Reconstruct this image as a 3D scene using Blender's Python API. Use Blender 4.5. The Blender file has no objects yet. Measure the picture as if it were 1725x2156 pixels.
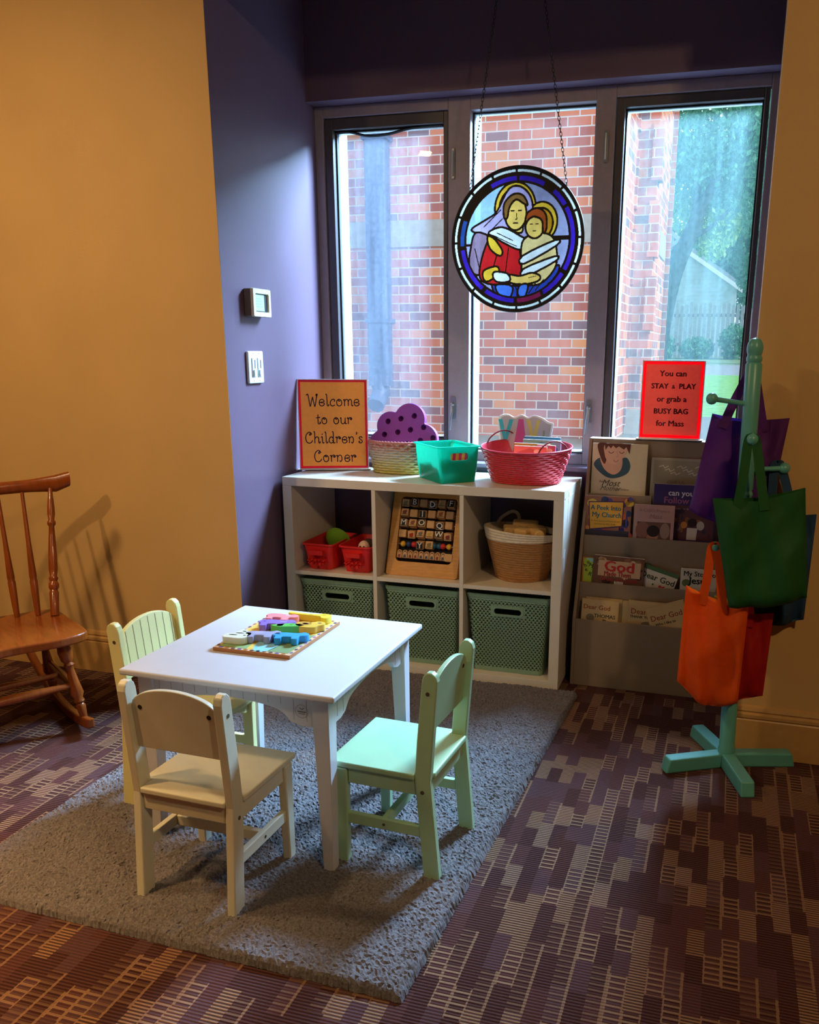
import bpy, bmesh, math, random
import numpy as np
from mathutils import Matrix, Vector, Euler
random.seed(7)
rng = np.random.default_rng(11)
SC = bpy.context.scene
COL = SC.collection
PI = math.pi

# ------------------------------------------------------------------ camera, world, light, exposure
def look_matrix(yaw, pitch, roll, loc):
    cy, sy, cp, sp = math.cos(yaw), math.sin(yaw), math.cos(pitch), math.sin(pitch)
    f = Vector((sy*cp, cy*cp, -sp)); r = Vector((cy, -sy, 0)); u = r.cross(f)
    r2 = r*math.cos(roll) + u*math.sin(roll); u2 = u*math.cos(roll) - r*math.sin(roll)
    m = Matrix((( r2.x, u2.x, -f.x, loc[0]), (r2.y, u2.y, -f.y, loc[1]), (r2.z, u2.z, -f.z, loc[2]), (0, 0, 0, 1)))
    return m
cam = bpy.data.cameras.new('camera')
cam.sensor_fit = 'VERTICAL'; cam.sensor_height = 36.0
cam.lens = 1807.89/2156*36.0
cam.shift_x = -(990.216-862.5)/2156; cam.shift_y = (1222.759-1078)/2156
cam.clip_start = 0.05; cam.clip_end = 300
cam_o = bpy.data.objects.new('camera', cam); COL.objects.link(cam_o)
cam_o.matrix_world = look_matrix(-.287011304, .262582979, .00756426782, (1.65881253, -3.00439697, 1.25068358))
SC.camera = cam_o

SC.view_settings.view_transform = 'Standard'
SC.view_settings.look = 'None'
SC.view_settings.exposure = 0.0
SC.view_settings.gamma = 1.0
SC.view_settings.use_curve_mapping = False
SC.cycles.use_denoising = True
SC.cycles.max_bounces = 10
SC.cycles.diffuse_bounces = 5
SC.cycles.transparent_max_bounces = 16
SC.cycles.sample_clamp_indirect = 6.0

W_ = bpy.data.worlds.new('sky'); SC.world = W_; W_.use_nodes = True
bg = W_.node_tree.nodes['Background']
bg.inputs[0].default_value = (0.62, 0.80, 1.0, 1); bg.inputs[1].default_value = 1.35

def area(name, loc, target, sx, sy, energy, color, spread=PI):
    l = bpy.data.lights.new(name, 'AREA'); l.shape = 'RECTANGLE'; l.size = sx; l.size_y = sy
    l.energy = energy; l.color = color; l.spread = spread
    o = bpy.data.objects.new(name, l); COL.objects.link(o); o.location = loc
    d = Vector(target) - Vector(loc); o.rotation_euler = d.to_track_quat('-Z', 'Y').to_euler()
    return o
area('daylight', (2.25, 2.35, 3.45), (0.6, -0.8, 0.4), 1.6, 1.2, 850, (0.38, 0.66, 1.0), math.radians(110))
area('ceiling_lamp_left', (-.85, -1.85, 2.68), (-.8, -1.8, 0), .22, .22, 33, (1.0, 0.69, 0.35))
area('warm_fill_front', (-.30, -2.35, 2.68), (-.25, -2.25, 0), .12, .12, 15, (1.0, 0.56, 0.20), math.radians(56))  # added fill warming the front carpet; narrow spread misses the cream chair
area('ceiling_lamp_middle', (-.70, -2.62, 2.68), (-.4, -2.2, 0), .09, .09, 2, (1.0, 0.64, 0.28))
area('ceiling_lamp_right', (2.75, -2.9, 2.66), (2.3, -1.2, 0.6), .16, .16, 25, (1.0, 0.70, 0.36))
def spot(name, loc, target, energy, color, ang, radius=.06):
    l = bpy.data.lights.new(name, 'SPOT'); l.energy = energy; l.color = color; l.spot_size = ang; l.spot_blend = .9; l.shadow_soft_size = radius
    o = bpy.data.objects.new(name, l); COL.objects.link(o); o.location = loc
    o.rotation_euler = (Vector(target)-Vector(loc)).to_track_quat('-Z', 'Y').to_euler()
spot('ceiling_spotlight', (-.72, -3.45, 2.66), (-.95, -.33, 0.95), 110, (1.0, 0.69, 0.35), math.radians(62))
s_ = bpy.data.lights.new('sun', 'SUN'); s_.energy = 3.2; s_.angle = math.radians(12); s_.color = (1.0, 0.93, 0.82)
so = bpy.data.objects.new('sun', s_); COL.objects.link(so)
so.rotation_euler = Vector((-0.80, 0.30, -0.62)).to_track_quat('-Z', 'Y').to_euler()

# ------------------------------------------------------------------ materials
def lin(c):
    if isinstance(c, str):
        c = c.lstrip('#'); c = tuple(int(c[i:i+2], 16)/255 for i in (0, 2, 4))
    return tuple((x/12.92 if x <= .04045 else ((x+.055)/1.055)**2.4) for x in c)
def setin(b, names, v):
    for n in names:
        if n in b.inputs:
            b.inputs[n].default_value = v; return
class NT:
    def __init__(s, m):
        s.m = m; s.t = m.node_tree; s.n = s.t.nodes; s.l = s.t.links
        s.b = s.n.get('Principled BSDF'); s.out = s.n.get('Material Output')
    def node(s, ty, **kw):
        n = s.n.new(ty)
        for k, v in kw.items(): setattr(n, k, v)
        return n
    def put(s, sock, v):
        if hasattr(v, 'links') or isinstance(v, bpy.types.NodeSocket): s.l.new(v, sock)
        else: sock.default_value = v
    def math(s, op, a, b=0.0, c=None):
        n = s.node('ShaderNodeMath', operation=op); s.put(n.inputs[0], a); s.put(n.inputs[1], b)
        if c is not None: s.put(n.inputs[2], c)
        return n.outputs[0]
    def mix(s, f, a, b):
        n = s.node('ShaderNodeMix', data_type='RGBA'); s.put(n.inputs[0], f)
        s.put(n.inputs[6], a if not isinstance(a, tuple) else (*a[:3], 1)); s.put(n.inputs[7], b if not isinstance(b, tuple) else (*b[:3], 1))
        return n.outputs[2]
    def coord(s, w='Object'):
        return s.node('ShaderNodeTexCoord').outputs[w]
    def sep(s, v):
        n = s.node('ShaderNodeSeparateXYZ'); s.l.new(v, n.inputs[0]); return n.outputs
    def comb(s, x, y, z=0.0):
        n = s.node('ShaderNodeCombineXYZ'); s.put(n.inputs[0], x); s.put(n.inputs[1], y); s.put(n.inputs[2], z); return n.outputs[0]
    def noise(s, v, scale, detail=3.0, rough=.55):
        n = s.node('ShaderNodeTexNoise'); s.l.new(v, n.inputs['Vector']); n.inputs['Scale'].default_value = scale
        n.inputs['Detail'].default_value = detail; n.inputs['Roughness'].default_value = rough; return n.outputs['Fac']
    def white(s, v):
        n = s.node('ShaderNodeTexWhiteNoise'); s.l.new(v, n.inputs['Vector']); return n.outputs['Value']
    def ramp(s, f, stops, interp='LINEAR'):
        n = s.node('ShaderNodeValToRGB'); n.color_ramp.interpolation = interp
        e = n.color_ramp.elements
        while len(e) < len(stops): e.new(.5)
        for i, (p, c) in enumerate(stops): e[i].position = p; e[i].color = (*c[:3], 1)
        s.l.new(f, n.inputs[0]); return n.outputs[0]
    def bump(s, h, strength=.3, dist=.01):
        n = s.node('ShaderNodeBump'); n.inputs['Strength'].default_value = strength; n.inputs['Distance'].default_value = dist
        s.l.new(h, n.inputs['Height']); s.l.new(n.outputs[0], s.b.inputs['Normal'])
def newmat(name):
    m = bpy.data.materials.new(name); m.use_nodes = True; return m
MATS = {}
def mat(name, c, rough=.5, spec=.4, var=.06, vs=40, bump=0, bs=80, metal=0, coat=0, stretch=None):
    """paint / plastic / wood with a little procedural variation"""
    if name in MATS: return MATS[name]
    m = newmat(name); n = NT(m); l = lin(c)
    co = n.coord()
    if stretch:
        mp = n.node('ShaderNodeMapping'); n.l.new(co, mp.inputs[0]); mp.inputs['Scale'].default_value = stretch; co = mp.outputs[0]
    f = n.noise(co, vs)
    n.l.new(n.ramp(f, [(.3, tuple(x*(1-var) for x in l)), (.7, tuple(min(1, x*(1+var)) for x in l))]), n.b.inputs['Base Color'])
    n.b.inputs['Roughness'].default_value = rough; n.b.inputs['Metallic'].default_value = metal
    setin(n.b, ['Specular IOR Level', 'Specular'], spec)
    setin(n.b, ['Coat Weight', 'Clearcoat'], coat)
    if bump: n.bump(n.noise(co, bs, 4), bump, .004)
    MATS[name] = m; return m
def translucent(name, c, trans=.5, tcol=None, weave=0):
    if name in MATS: return MATS[name]
    m = newmat(name); n = NT(m); l = lin(c); tl = lin(tcol) if tcol else l
    co = n.coord()
    f = n.noise(co, 60)
    base = n.ramp(f, [(.3, tuple(x*.92 for x in l)), (.7, tuple(min(1, x*1.06) for x in l))])
    n.l.new(base, n.b.inputs['Base Color']); n.b.inputs['Roughness'].default_value = .65
    setin(n.b, ['Specular IOR Level', 'Specular'], .25)
    if weave: n.bump(n.noise(co, weave, 2), .25, .002)
    t = n.node('ShaderNodeBsdfTranslucent'); t.inputs[0].default_value = (*tl, 1)
    x = n.node('ShaderNodeMixShader'); x.inputs[0].default_value = trans
    n.l.new(n.b.outputs[0], x.inputs[1]); n.l.new(t.outputs[0], x.inputs[2]); n.l.new(x.outputs[0], n.out.inputs[0])
    MATS[name] = m; return m
def paper(c, rough=.55):
    """printed or painted flat colour"""
    c = c if isinstance(c, str) else '%02x%02x%02x' % tuple(int(255*x) for x in c)
    return mat('print_'+c.lstrip('#')+('_g' if rough < .4 else ''), c, rough, .3, .03, 30)

# ------------------------------------------------------------------ mesh helpers
class MB:
    def __init__(s, M=None):
        s.v = []; s.f = []; s.mi = []; s.M = M or Matrix(); s.uvs = {}
    def add(s, vs, fs, mi=0):
        b = len(s.v); s.v += [tuple(s.M @ Vector(v)) for v in vs]
        s.f += [tuple(i+b for i in f) for f in fs]; s.mi += [mi]*len(fs); return s
    def box(s, x0, x1, y0, y1, z0, z1, mi=0):
        v = [(x0,y0,z0),(x1,y0,z0),(x1,y1,z0),(x0,y1,z0),(x0,y0,z1),(x1,y0,z1),(x1,y1,z1),(x0,y1,z1)]
        return s.add(v, [(0,3,2,1),(4,5,6,7),(0,1,5,4),(1,2,6,5),(2,3,7,6),(3,0,4,7)], mi)
    def hexa(s, lo, hi, mi=0):
        """lo, hi: four points each (bottom ring, top ring)"""
        return s.add(list(lo)+list(hi), [(0,3,2,1),(4,5,6,7),(0,1,5,4),(1,2,6,5),(2,3,7,6),(3,0,4,7)], mi)
    def prism(s, poly, a, b, plane='xy', mi=0):
        k = len(poly)
        if plane == 'xy': g = lambda p, h: (p[0], p[1], h)
        elif plane == 'xz': g = lambda p, h: (p[0], h, p[1])
        else: g = lambda p, h: (h, p[0], p[1])
        v = [g(p, a) for p in poly] + [g(p, b) for p in poly]
        f = [tuple(range(k-1, -1, -1)), tuple(range(k, 2*k))] + [(i, (i+1) % k, (i+1) % k+k, i+k) for i in range(k)]
        return s.add(v, f, mi)
    def tube(s, pts, r, seg=8, closed=False, mi=0, flat=None):
        P = [Vector(p) for p in pts]; n = len(P); R = [r]*n if not hasattr(r, '__len__') else list(r)
        vs = []; up = None
        for i in range(n):
            if closed: d = P[(i+1) % n]-P[i-1]
            else: d = P[min(i+1, n-1)]-P[max(i-1, 0)]
            d.normalize()
            if up is None:
                a = Vector((0, 0, 1)) if abs(d.z) < .9 else Vector((1, 0, 0)); x = d.cross(a).normalized()
            else: x = (up - d*up.dot(d)).normalized()
            up = x; y = d.cross(x)
            for k in range(seg):
                t = 2*PI*k/seg
                vs.append(P[i] + x*math.cos(t)*R[i] + y*math.sin(t)*R[i]*(flat or 1))
        fs = []
        for i in range(n if closed else n-1):
            j = (i+1) % n
            for k in range(seg):
                q = (k+1) % seg; fs.append((i*seg+k, i*seg+q, j*seg+q, j*seg+k))
        if not closed:
            fs.append(tuple(range(seg-1, -1, -1))); fs.append(tuple((n-1)*seg+k for k in range(seg)))
        return s.add(vs, fs, mi)
    def lathe(s, prof, seg=24, mi=0):
        vs = []; n = len(prof)
        for (r, z) in prof:
            for k in range(seg):
                t = 2*PI*k/seg; vs.append((r*math.cos(t), r*math.sin(t), z))
        fs = []
        for i in range(n-1):
            for k in range(seg):
                q = (k+1) % seg; fs.append((i*seg+k, i*seg+q, (i+1)*seg+q, (i+1)*seg+k))
        fs.append(tuple(range(seg-1, -1, -1))); fs.append(tuple((n-1)*seg+k for k in range(seg)))
        return s.add(vs, fs, mi)
    def ball(s, c, r, seg=14, mi=0, sc=(1, 1, 1)):
        vs = []; rings = seg//2
        for i in range(1, rings):
            p = PI*i/rings
            for k in range(seg):
                t = 2*PI*k/seg
                vs.append((c[0]+r*sc[0]*math.sin(p)*math.cos(t), c[1]+r*sc[1]*math.sin(p)*math.sin(t), c[2]+r*sc[2]*math.cos(p)))
        a = len(vs); vs += [(c[0], c[1], c[2]+r*sc[2]), (c[0], c[1], c[2]-r*sc[2])]
        fs = []
        for i in range(rings-2):
            for k in range(seg):
                q = (k+1) % seg; fs.append((i*seg+k, (i+1)*seg+k, (i+1)*seg+q, i*seg+q))
        for k in range(seg):
            q = (k+1) % seg; fs.append((a, k, q)); fs.append((a+1, (rings-2)*seg+q, (rings-2)*seg+k))
        return s.add(vs, fs, mi)
    def loops(s, rings, cap0=True, cap1=True, mi=0):
        """rings: equal length closed loops of points"""
        k = len(rings[0]); vs = [p for r in rings for p in r]; fs = []
        for i in range(len(rings)-1):
            for j in range(k):
                q = (j+1) % k; fs.append((i*k+j, i*k+q, (i+1)*k+q, (i+1)*k+j))
        if cap0: fs.append(tuple(range(k-1, -1, -1)))
        if cap1: fs.append(tuple((len(rings)-1)*k+j for j in range(k)))
        return s.add(vs, fs, mi)
    def build(s, name, m, parent=None, smooth=0, bevel=0, seg=2, solid=0, sub=0, fix=True):
        me = bpy.data.meshes.new(name); me.from_pydata(s.v, [], s.f)
        for mm in (m if isinstance(m, (list, tuple)) else [m]): me.materials.append(mm)
        me.polygons.foreach_set('material_index', s.mi)
        if fix:
            b = bmesh.new(); b.from_mesh(me); bmesh.ops.recalc_face_normals(b, faces=b.faces[:]); b.to_mesh(me); b.free()
        if smooth:
            me.shade_smooth()
            if smooth < 180: me.set_sharp_from_angle(angle=math.radians(smooth))
        o = bpy.data.objects.new(name, me); COL.objects.link(o)
        if parent: o.parent = parent
        if solid:
            d = o.modifiers.new('solid', 'SOLIDIFY'); d.thickness = solid; d.offset = 0
        if bevel:
            d = o.modifiers.new('bevel', 'BEVEL'); d.width = bevel; d.segments = seg; d.limit_method = 'ANGLE'; d.angle_limit = math.radians(35)
        if sub:
            d = o.modifiers.new('sub', 'SUBSURF'); d.levels = sub; d.render_levels = sub
        return o
def cut(o, cutter):
    """carve the cutter's shapes out of o's mesh"""
    c = cutter.build('cutter', bpy.data.materials[0]); d = o.modifiers.new('cut', 'BOOLEAN'); d.operation = 'DIFFERENCE'; d.object = c; d.solver = 'EXACT'
    c.matrix_world = o.matrix_world if not o.parent else Matrix()
    pr = o.parent
    if pr: mw = o.matrix_basis.copy(); o.parent = None
    bpy.context.view_layer.update()
    ev = o.evaluated_get(bpy.context.evaluated_depsgraph_get()); me = bpy.data.meshes.new_from_object(ev)
    o.modifiers.clear(); nm = o.data.name; old = o.data; o.data = me; bpy.data.meshes.remove(old); me.name = nm
    if pr: o.parent = pr
    cm = c.data; bpy.data.objects.remove(c); bpy.data.meshes.remove(cm)
    return o
def thing(name, label, cat, loc=(0, 0, 0), rotz=0, group=None, rot=None):
    o = bpy.data.objects.new(name, None); COL.objects.link(o); o.empty_display_size = .05
    o.location = loc; o.rotation_euler = rot if rot else (0, 0, rotz)
    o['label'] = label; o['category'] = cat
    if group: o['group'] = group
    return o
def tag(o, label, cat, group=None, kind=None):
    o['label'] = label; o['category'] = cat
    if group: o['group'] = group
    if kind: o['kind'] = kind
    return o
def struct(o, label, cat='structure'):
    o['kind'] = 'structure'; o['label'] = label; o['category'] = cat; return o
def part_label(o, label): o['label'] = label; return o

FRONT = Matrix(((1,0,0,0),(0,0,-1,0),(0,1,0,0),(0,0,0,1)))    # (u, v, n) -> x, -y outward, z up
TOP = Matrix.Identity(4)
class Art:
    """flat printed shapes on a surface (u right, v up), thin layers of ink or paint"""
    def __init__(s): s.v = []; s.f = []; s.m = []; s.cols = []
    def ci(s, c):
        if c not in s.cols: s.cols.append(c)
        return s.cols.index(c)
    def poly(s, pts, c, layer=1):
        b = len(s.v); s.v += [(p[0], p[1], layer*.0003) for p in pts]; s.f.append(tuple(range(b, b+len(pts)))); s.m.append(s.ci(c)); return s
    def rect(s, x0, x1, y0, y1, c, layer=1): return s.poly([(x0,y0),(x1,y0),(x1,y1),(x0,y1)], c, layer)
    def ell(s, cx, cy, rx, ry, c, layer=1, rot=0, a0=0, a1=2*PI, n=20):
        pts = []
        for i in range(n + (0 if a1-a0 > 6.28 else 1)):
            t = a0+(a1-a0)*i/n; x, y = rx*math.cos(t), ry*math.sin(t)
            pts.append((cx+x*math.cos(rot)-y*math.sin(rot), cy+x*math.sin(rot)+y*math.cos(rot)))
        return s.poly(pts, c, layer)
    def stroke(s, pts, w, c, layer=2):
        for i in range(len(pts)-1):
            a, b = Vector(pts[i]), Vector(pts[i+1]); d = b-a
            if d.length < 1e-6: continue
            n = Vector((-d.y, d.x)).normalized()*w/2; e = d.normalized()*w*.25
            s.poly([tuple(a-e+n), tuple(a-e-n), tuple(b+e-n), tuple(b+e+n)], c, layer)
        return s
    def text(s, body, cx, cy, size, c, layer=2, bold=0, rot=0, align='CENTER', sx=1, shear=0, maxw=None):
        cu = bpy.data.curves.new('t', 'FONT'); cu.body = body; cu.size = size; cu.align_x = align; cu.align_y = 'CENTER'
        cu.resolution_u = 2; cu.shear = shear
        o = bpy.data.objects.new('t', cu); COL.objects.link(o); bpy.context.view_layer.update()
        me = bpy.data.meshes.new_from_object(o.evaluated_get(bpy.context.evaluated_depsgraph_get()))
        if maxw and len(me.vertices):
            xs = [v.co.x for v in me.vertices]; w = max(xs)-min(xs)
            if w > maxw: sx = sx*maxw/w
        b = len(s.v); cr, sr = math.cos(rot), math.sin(rot); z = layer*.0003
        for v in me.vertices:
            x, y = v.co.x*sx, v.co.y; s.v.append((cx+x*cr-y*sr, cy+x*sr+y*cr, z))
        k = s.ci(c)
        nv = len(me.vertices)
        for p in me.polygons: s.f.append(tuple(i+b for i in p.vertices)); s.m.append(k)
        for q, (dx, dy) in enumerate(((bold, 0), (-bold, bold*.6), (0, -bold*.6)) if bold else ()):
            b2 = len(s.v); s.v += [(v[0]+dx, v[1]+dy, v[2]+.00008*(q+1)) for v in s.v[b:b+nv]]
            for p in me.polygons: s.f.append(tuple(i+b2 for i in p.vertices)); s.m.append(k)
        bpy.data.objects.remove(o); bpy.data.curves.remove(cu); bpy.data.meshes.remove(me); return s
    def build(s, name, parent, M, rough=.55):
        me = bpy.data.meshes.new(name); me.from_pydata([tuple(M @ Vector(v)) for v in s.v], [], s.f)
        for c in s.cols: me.materials.append(paper(c, rough))
        me.polygons.foreach_set('material_index', s.m)
        o = bpy.data.objects.new(name, me); COL.objects.link(o); o.parent = parent; return o
def arc(cx, cy, r, a0, a1, n=10, ry=None):
    return [(cx+r*math.cos(math.radians(a0+(a1-a0)*i/n)), cy+(ry or r)*math.sin(math.radians(a0+(a1-a0)*i/n))) for i in range(n+1)]
def rrect(x0, x1, y0, y1, r, n=4):
    return arc(x1-r, y0+r, r, -90, 0, n)+arc(x1-r, y1-r, r, 0, 90, n)+arc(x0+r, y1-r, r, 90, 180, n)+arc(x0+r, y0+r, r, 180, 270, n)
def smooth_closed(pts, k=5):
    out = []; n = len(pts)
    for i in range(n):
        p0, p1, p2, p3 = pts[i-1], pts[i], pts[(i+1) % n], pts[(i+2) % n]
        for j in range(k):
            t = j/k
            out.append(tuple(.5*((2*p1[a])+(-p0[a]+p2[a])*t+(2*p0[a]-5*p1[a]+4*p2[a]-p3[a])*t*t+(-p0[a]+3*p1[a]-3*p2[a]+p3[a])*t**3) for a in (0, 1)))
    return out
def smooth_open(pts, k=6):
    out = []; n = len(pts); d = len(pts[0])
    for i in range(n-1):
        p0, p1, p2, p3 = pts[max(i-1, 0)], pts[i], pts[i+1], pts[min(i+2, n-1)]
        for j in range(k):
            t = j/k
            out.append(tuple(.5*((2*p1[a])+(-p0[a]+p2[a])*t+(2*p0[a]-5*p1[a]+4*p2[a]-p3[a])*t*t+(-p0[a]+3*p1[a]-3*p2[a]+p3[a])*t**3) for a in range(d)))
    out.append(tuple(pts[-1])); return out

# ------------------------------------------------------------------ setting: carpet, walls, trim
def carpet_material():
    m = newmat('patterned_carpet'); n = NT(m); x, y, z = n.sep(n.coord())
    CW = .037
    wob = n.math('MULTIPLY', n.noise(n.coord(), 120, 2), .004)
    xs = n.math('ADD', x, wob)
    u = n.math('DIVIDE', xs, CW); i = n.math('FLOOR', u); fu = n.math('FRACT', u)
    r1 = n.white(n.comb(i, 3.7)); r2 = n.white(n.comb(i, 9.1))
    L = n.math('ADD', .070, n.math('MULTIPLY', r2, .055))
    vv = n.math('DIVIDE', n.math('ADD', y, n.math('MULTIPLY', r1, 5.0)), L); j = n.math('FLOOR', vv); fv = n.math('FRACT', vv)
    t = n.white(n.comb(i, j, 1.3)); t2 = n.white(n.comb(i, j, 7.7))
    rib = n.math('SINE', n.math('MULTIPLY', y, 2*PI/.0085)); ribm = n.math('GREATER_THAN', rib, 0.05)
    rib2 = n.math('SINE', n.math('MULTIPLY', y, 2*PI/.017)); lad = n.math('GREATER_THAN', rib2, 0.45)
    dark, mid, mauve, light = lin('391e1b'), lin('4a2a28'), lin('4b3133'), lin('957357')
    base = n.ramp(t2, [(0, dark), (.45, mid), (.75, mauve)], 'CONSTANT')
    # fine ribs everywhere
    base = n.mix(n.math('MULTIPLY', ribm, .5), base, lin('644640'))
    # filled light block: stripes of light thread
    is_light = n.math('GREATER_THAN', t, .84)
    base = n.mix(n.math('MULTIPLY', is_light, n.math('MULTIPLY_ADD', ribm, .75, .12)), base, light)
    # ladder block: rungs plus two rails
    is_lad = n.math('MULTIPLY', n.math('GREATER_THAN', t, .58), n.math('LESS_THAN', t, .72))
    rail = n.math('GREATER_THAN', n.math('ABSOLUTE', n.math('SUBTRACT', fu, .5)), .41)
    base = n.mix(n.math('MULTIPLY', is_lad, n.math('MULTIPLY', n.math('MAXIMUM', lad, rail), .72)), base, light)
    # one side rail on some others
    is_r = n.math('MULTIPLY', n.math('GREATER_THAN', t, .40), n.math('LESS_THAN', t, .58))
    base = n.mix(n.math('MULTIPLY', is_r, n.math('MULTIPLY', n.math('GREATER_THAN', fu, .84), .6)), base, light)
    base = n.mix(n.math('MULTIPLY', is_r, n.math('MULTIPLY', lad, .28)), base, light)
    fz = n.noise(n.coord(), 420, 2)
    base = n.mix(n.math('MULTIPLY', n.math('SUBTRACT', fz, .35), .5), base, tuple(c*.35 for c in dark))
    n.l.new(base, n.b.inputs['Base Color']); n.b.inputs['Roughness'].default_value = .95
    setin(n.b, ['Specular IOR Level', 'Specular'], .08)
    n.bump(n.math('ADD', rib, n.math('MULTIPLY', fz, 1.5)), .5, .0025)
    return m
def wall_material(name, c, rough=.62):
    m = newmat(name); n = NT(m); l = lin(c); co = n.coord()
    f = n.noise(co, 3.5, 2)
    n.l.new(n.ramp(f, [(.3, tuple(x*.96 for x in l)), (.7, tuple(min(1, x*1.03) for x in l))]), n.b.inputs['Base Color'])
    n.b.inputs['Roughness'].default_value = rough; setin(n.b, ['Specular IOR Level', 'Specular'], .3)
    n.bump(n.noise(co, 260, 3), .14, .002); return m
TAN = wall_material('tan_wall_paint', 'c69e66'); PURPLE = wall_material('purple_wall_paint', '675264', .42)
DARKW = wall_material('brown_wall_paint', '5a4634'); CEIL = wall_material('ceiling_paint', 'a89e90')
BASEB = mat('tan_trim_paint', 'b98d54', .4, .4)
WY = -.325
struct(MB().box(-3, 4.4, -5.2, .56, -.1, 0).build('floor', carpet_material()), 'patterned brown and mauve carpet floor', 'floor')
struct(MB().box(-3, 4.4, -5.2, .56, 2.75, 2.85).build('ceiling', CEIL), 'plain ceiling above the corner', 'ceiling')
struct(MB().prism([(-2.9, WY), (-.012, WY), (-.0175, WY+.12), (-2.9, WY+.12)], 0, 2.75).build('wall_left', TAN), 'tan wall left of the window nook', 'wall')
struct(MB().box(1.72, 4.3, WY, WY+.12, 0, 2.75).build('wall_right', TAN), 'tan wall right of the window nook', 'wall')
struct(MB().prism([(-.0115, WY+.0015), (-.05, .56), (-.2, .56), (-.2, WY+.121), (-.0172, WY+.121), (-.0121, WY+.0015)], 0, 2.75).build('wall_nook_left', PURPLE), 'purple side wall of the nook holding thermostat and switches', 'wall')
struct(MB().prism([(1.7215, WY+.121), (1.7215, WY+.0015), (1.755, .56), (1.9, .56), (1.9, WY+.121)], 0, 2.75).build('wall_nook_right', PURPLE), 'purple side wall of the nook behind the coat rack', 'wall')
struct(MB().box(-.05, 1.757, .42, .56, 2.192, 2.75).build('wall_back_upper', PURPLE), 'dark purple wall above the windows', 'wall')
struct(MB().box(-.05, 1.757, .42, .56, 0, .785).build('wall_back_lower', PURPLE), 'dark purple wall below the windows', 'wall')
struct(MB().box(-3, -2.9, -5.2, WY+.12, 0, 2.75).build('wall_far_left', TAN), 'tan wall at the far left of the room', 'wall')
struct(MB().box(4.3, 4.4, -5.2, WY+.12, 0, 2.75).build('wall_far_right', TAN), 'tan wall at the far right of the room', 'wall')
struct(MB().box(-3, 4.4, -5.3, -5.2, 0, 2.75).build('wall_rear', DARKW), 'tan wall at the rear of the room', 'wall')
def baseboard(name, x0, x1, label):
    y = WY
    prof = [(y, 0), (y-.014, 0), (y-.014, .122), (y-.011, .126), (y-.016, .132), (y-.016, .142), (y-.009, .148), (y-.012, .154), (y-.008, .164), (y, .170)]
    struct(MB().prism(prof, x0, x1, 'yz').build(name, BASEB), label, 'baseboard')
baseboard('baseboard_left', -2.9, -.012, 'tan moulded baseboard left of the nook')
baseboard('baseboard_right', 1.72, 4.3, 'tan moulded baseboard behind the coat rack')

struct(MB().box(-.0095, 1.7195, WY+.002, WY+.12, 2.36, 2.75).build('added_nook_lintel', TAN), 'unseen tan lintel added to shade the wall above the windows', 'wall')  # added out of view to keep lamp light off the upper back wall
struct(MB().box(-.03, 1.74, WY+.1205, .419, 2.68, 2.74).build('ceiling_nook', PURPLE), 'dark purple ceiling of the nook', 'ceiling')
# window wall
FRAME = mat('taupe_window_metal', '91848a', .45, .45); SASH = mat('dark_bronze_sash', '4a4446', .42, .45)
OUTER = mat('white_outer_frame', 'c4ced2', .5); RUB = mat('black_gasket', '15181a', .6)
def glass_material(name, haze, hcol, streak=1.0):
    m = newmat(name); n = NT(m); co = n.coord()
    tr = n.node('ShaderNodeBsdfTransparent'); gl = n.node('ShaderNodeBsdfGlossy'); gl.inputs['Roughness'].default_value = .02
    di = n.node('ShaderNodeBsdfTranslucent'); di.inputs[0].default_value = (*hcol, 1)
    mp = n.node('ShaderNodeMapping'); n.l.new(co, mp.inputs[0]); mp.inputs['Scale'].default_value = (30, 30, 2.2)
    f = n.noise(mp.outputs[0], 1.0, 4)
    f2 = n.noise(co, 90, 2)
    d = n.math('MULTIPLY', n.math('ADD', n.math('MULTIPLY', f, streak), n.math('MULTIPLY', f2, .5)), haze)
    x1 = n.node('ShaderNodeMixShader'); n.l.new(d, x1.inputs[0]); n.l.new(tr.outputs[0], x1.inputs[1]); n.l.new(di.outputs[0], x1.inputs[2])
    fr = n.node('ShaderNodeFresnel'); fr.inputs[0].default_value = 1.45
    x2 = n.node('ShaderNodeMixShader'); n.l.new(n.math('MULTIPLY', fr.outputs[0], .8), x2.inputs[0])
    n.l.new(x1.outputs[0], x2.inputs[1]); n.l.new(gl.outputs[0], x2.inputs[2]); n.l.new(x2.outputs[0], n.out.inputs[0])
    return m
YF0, YF1 = .50, .56
fr = MB()
fr.box(-.052, -.012, YF0, YF1, .80, 2.192).box(.521, .611, YF0, YF1, .80, 2.192).box(1.097, 1.17, YF0, YF1, .80, 2.192).box(1.711, 1.757, YF0, YF1, .80, 2.192)
fr.box(-.012, .521, YF0, YF1, 2.15, 2.192).box(.611, 1.097, YF0, YF1, 2.142, 2.192).box(1.17, 1.711, YF0, YF1, 2.15, 2.192)
fr.box(-.012, .521, YF0, YF1, .80, .842).box(.611, 1.097, YF0, YF1, .80, .838).box(1.17, 1.711, YF0, YF1, .80, .842)
trim = struct(fr.build('trim_1', FRAME, bevel=.003), 'taupe metal window frame with two mullions', 'window frame')
struct(MB().box(-.05, 1.757, .395, .56, .785, .80).build('trim_2', mat('sill_paint', '6d6172', .4)), 'painted window sill ledge', 'window sill')
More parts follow.
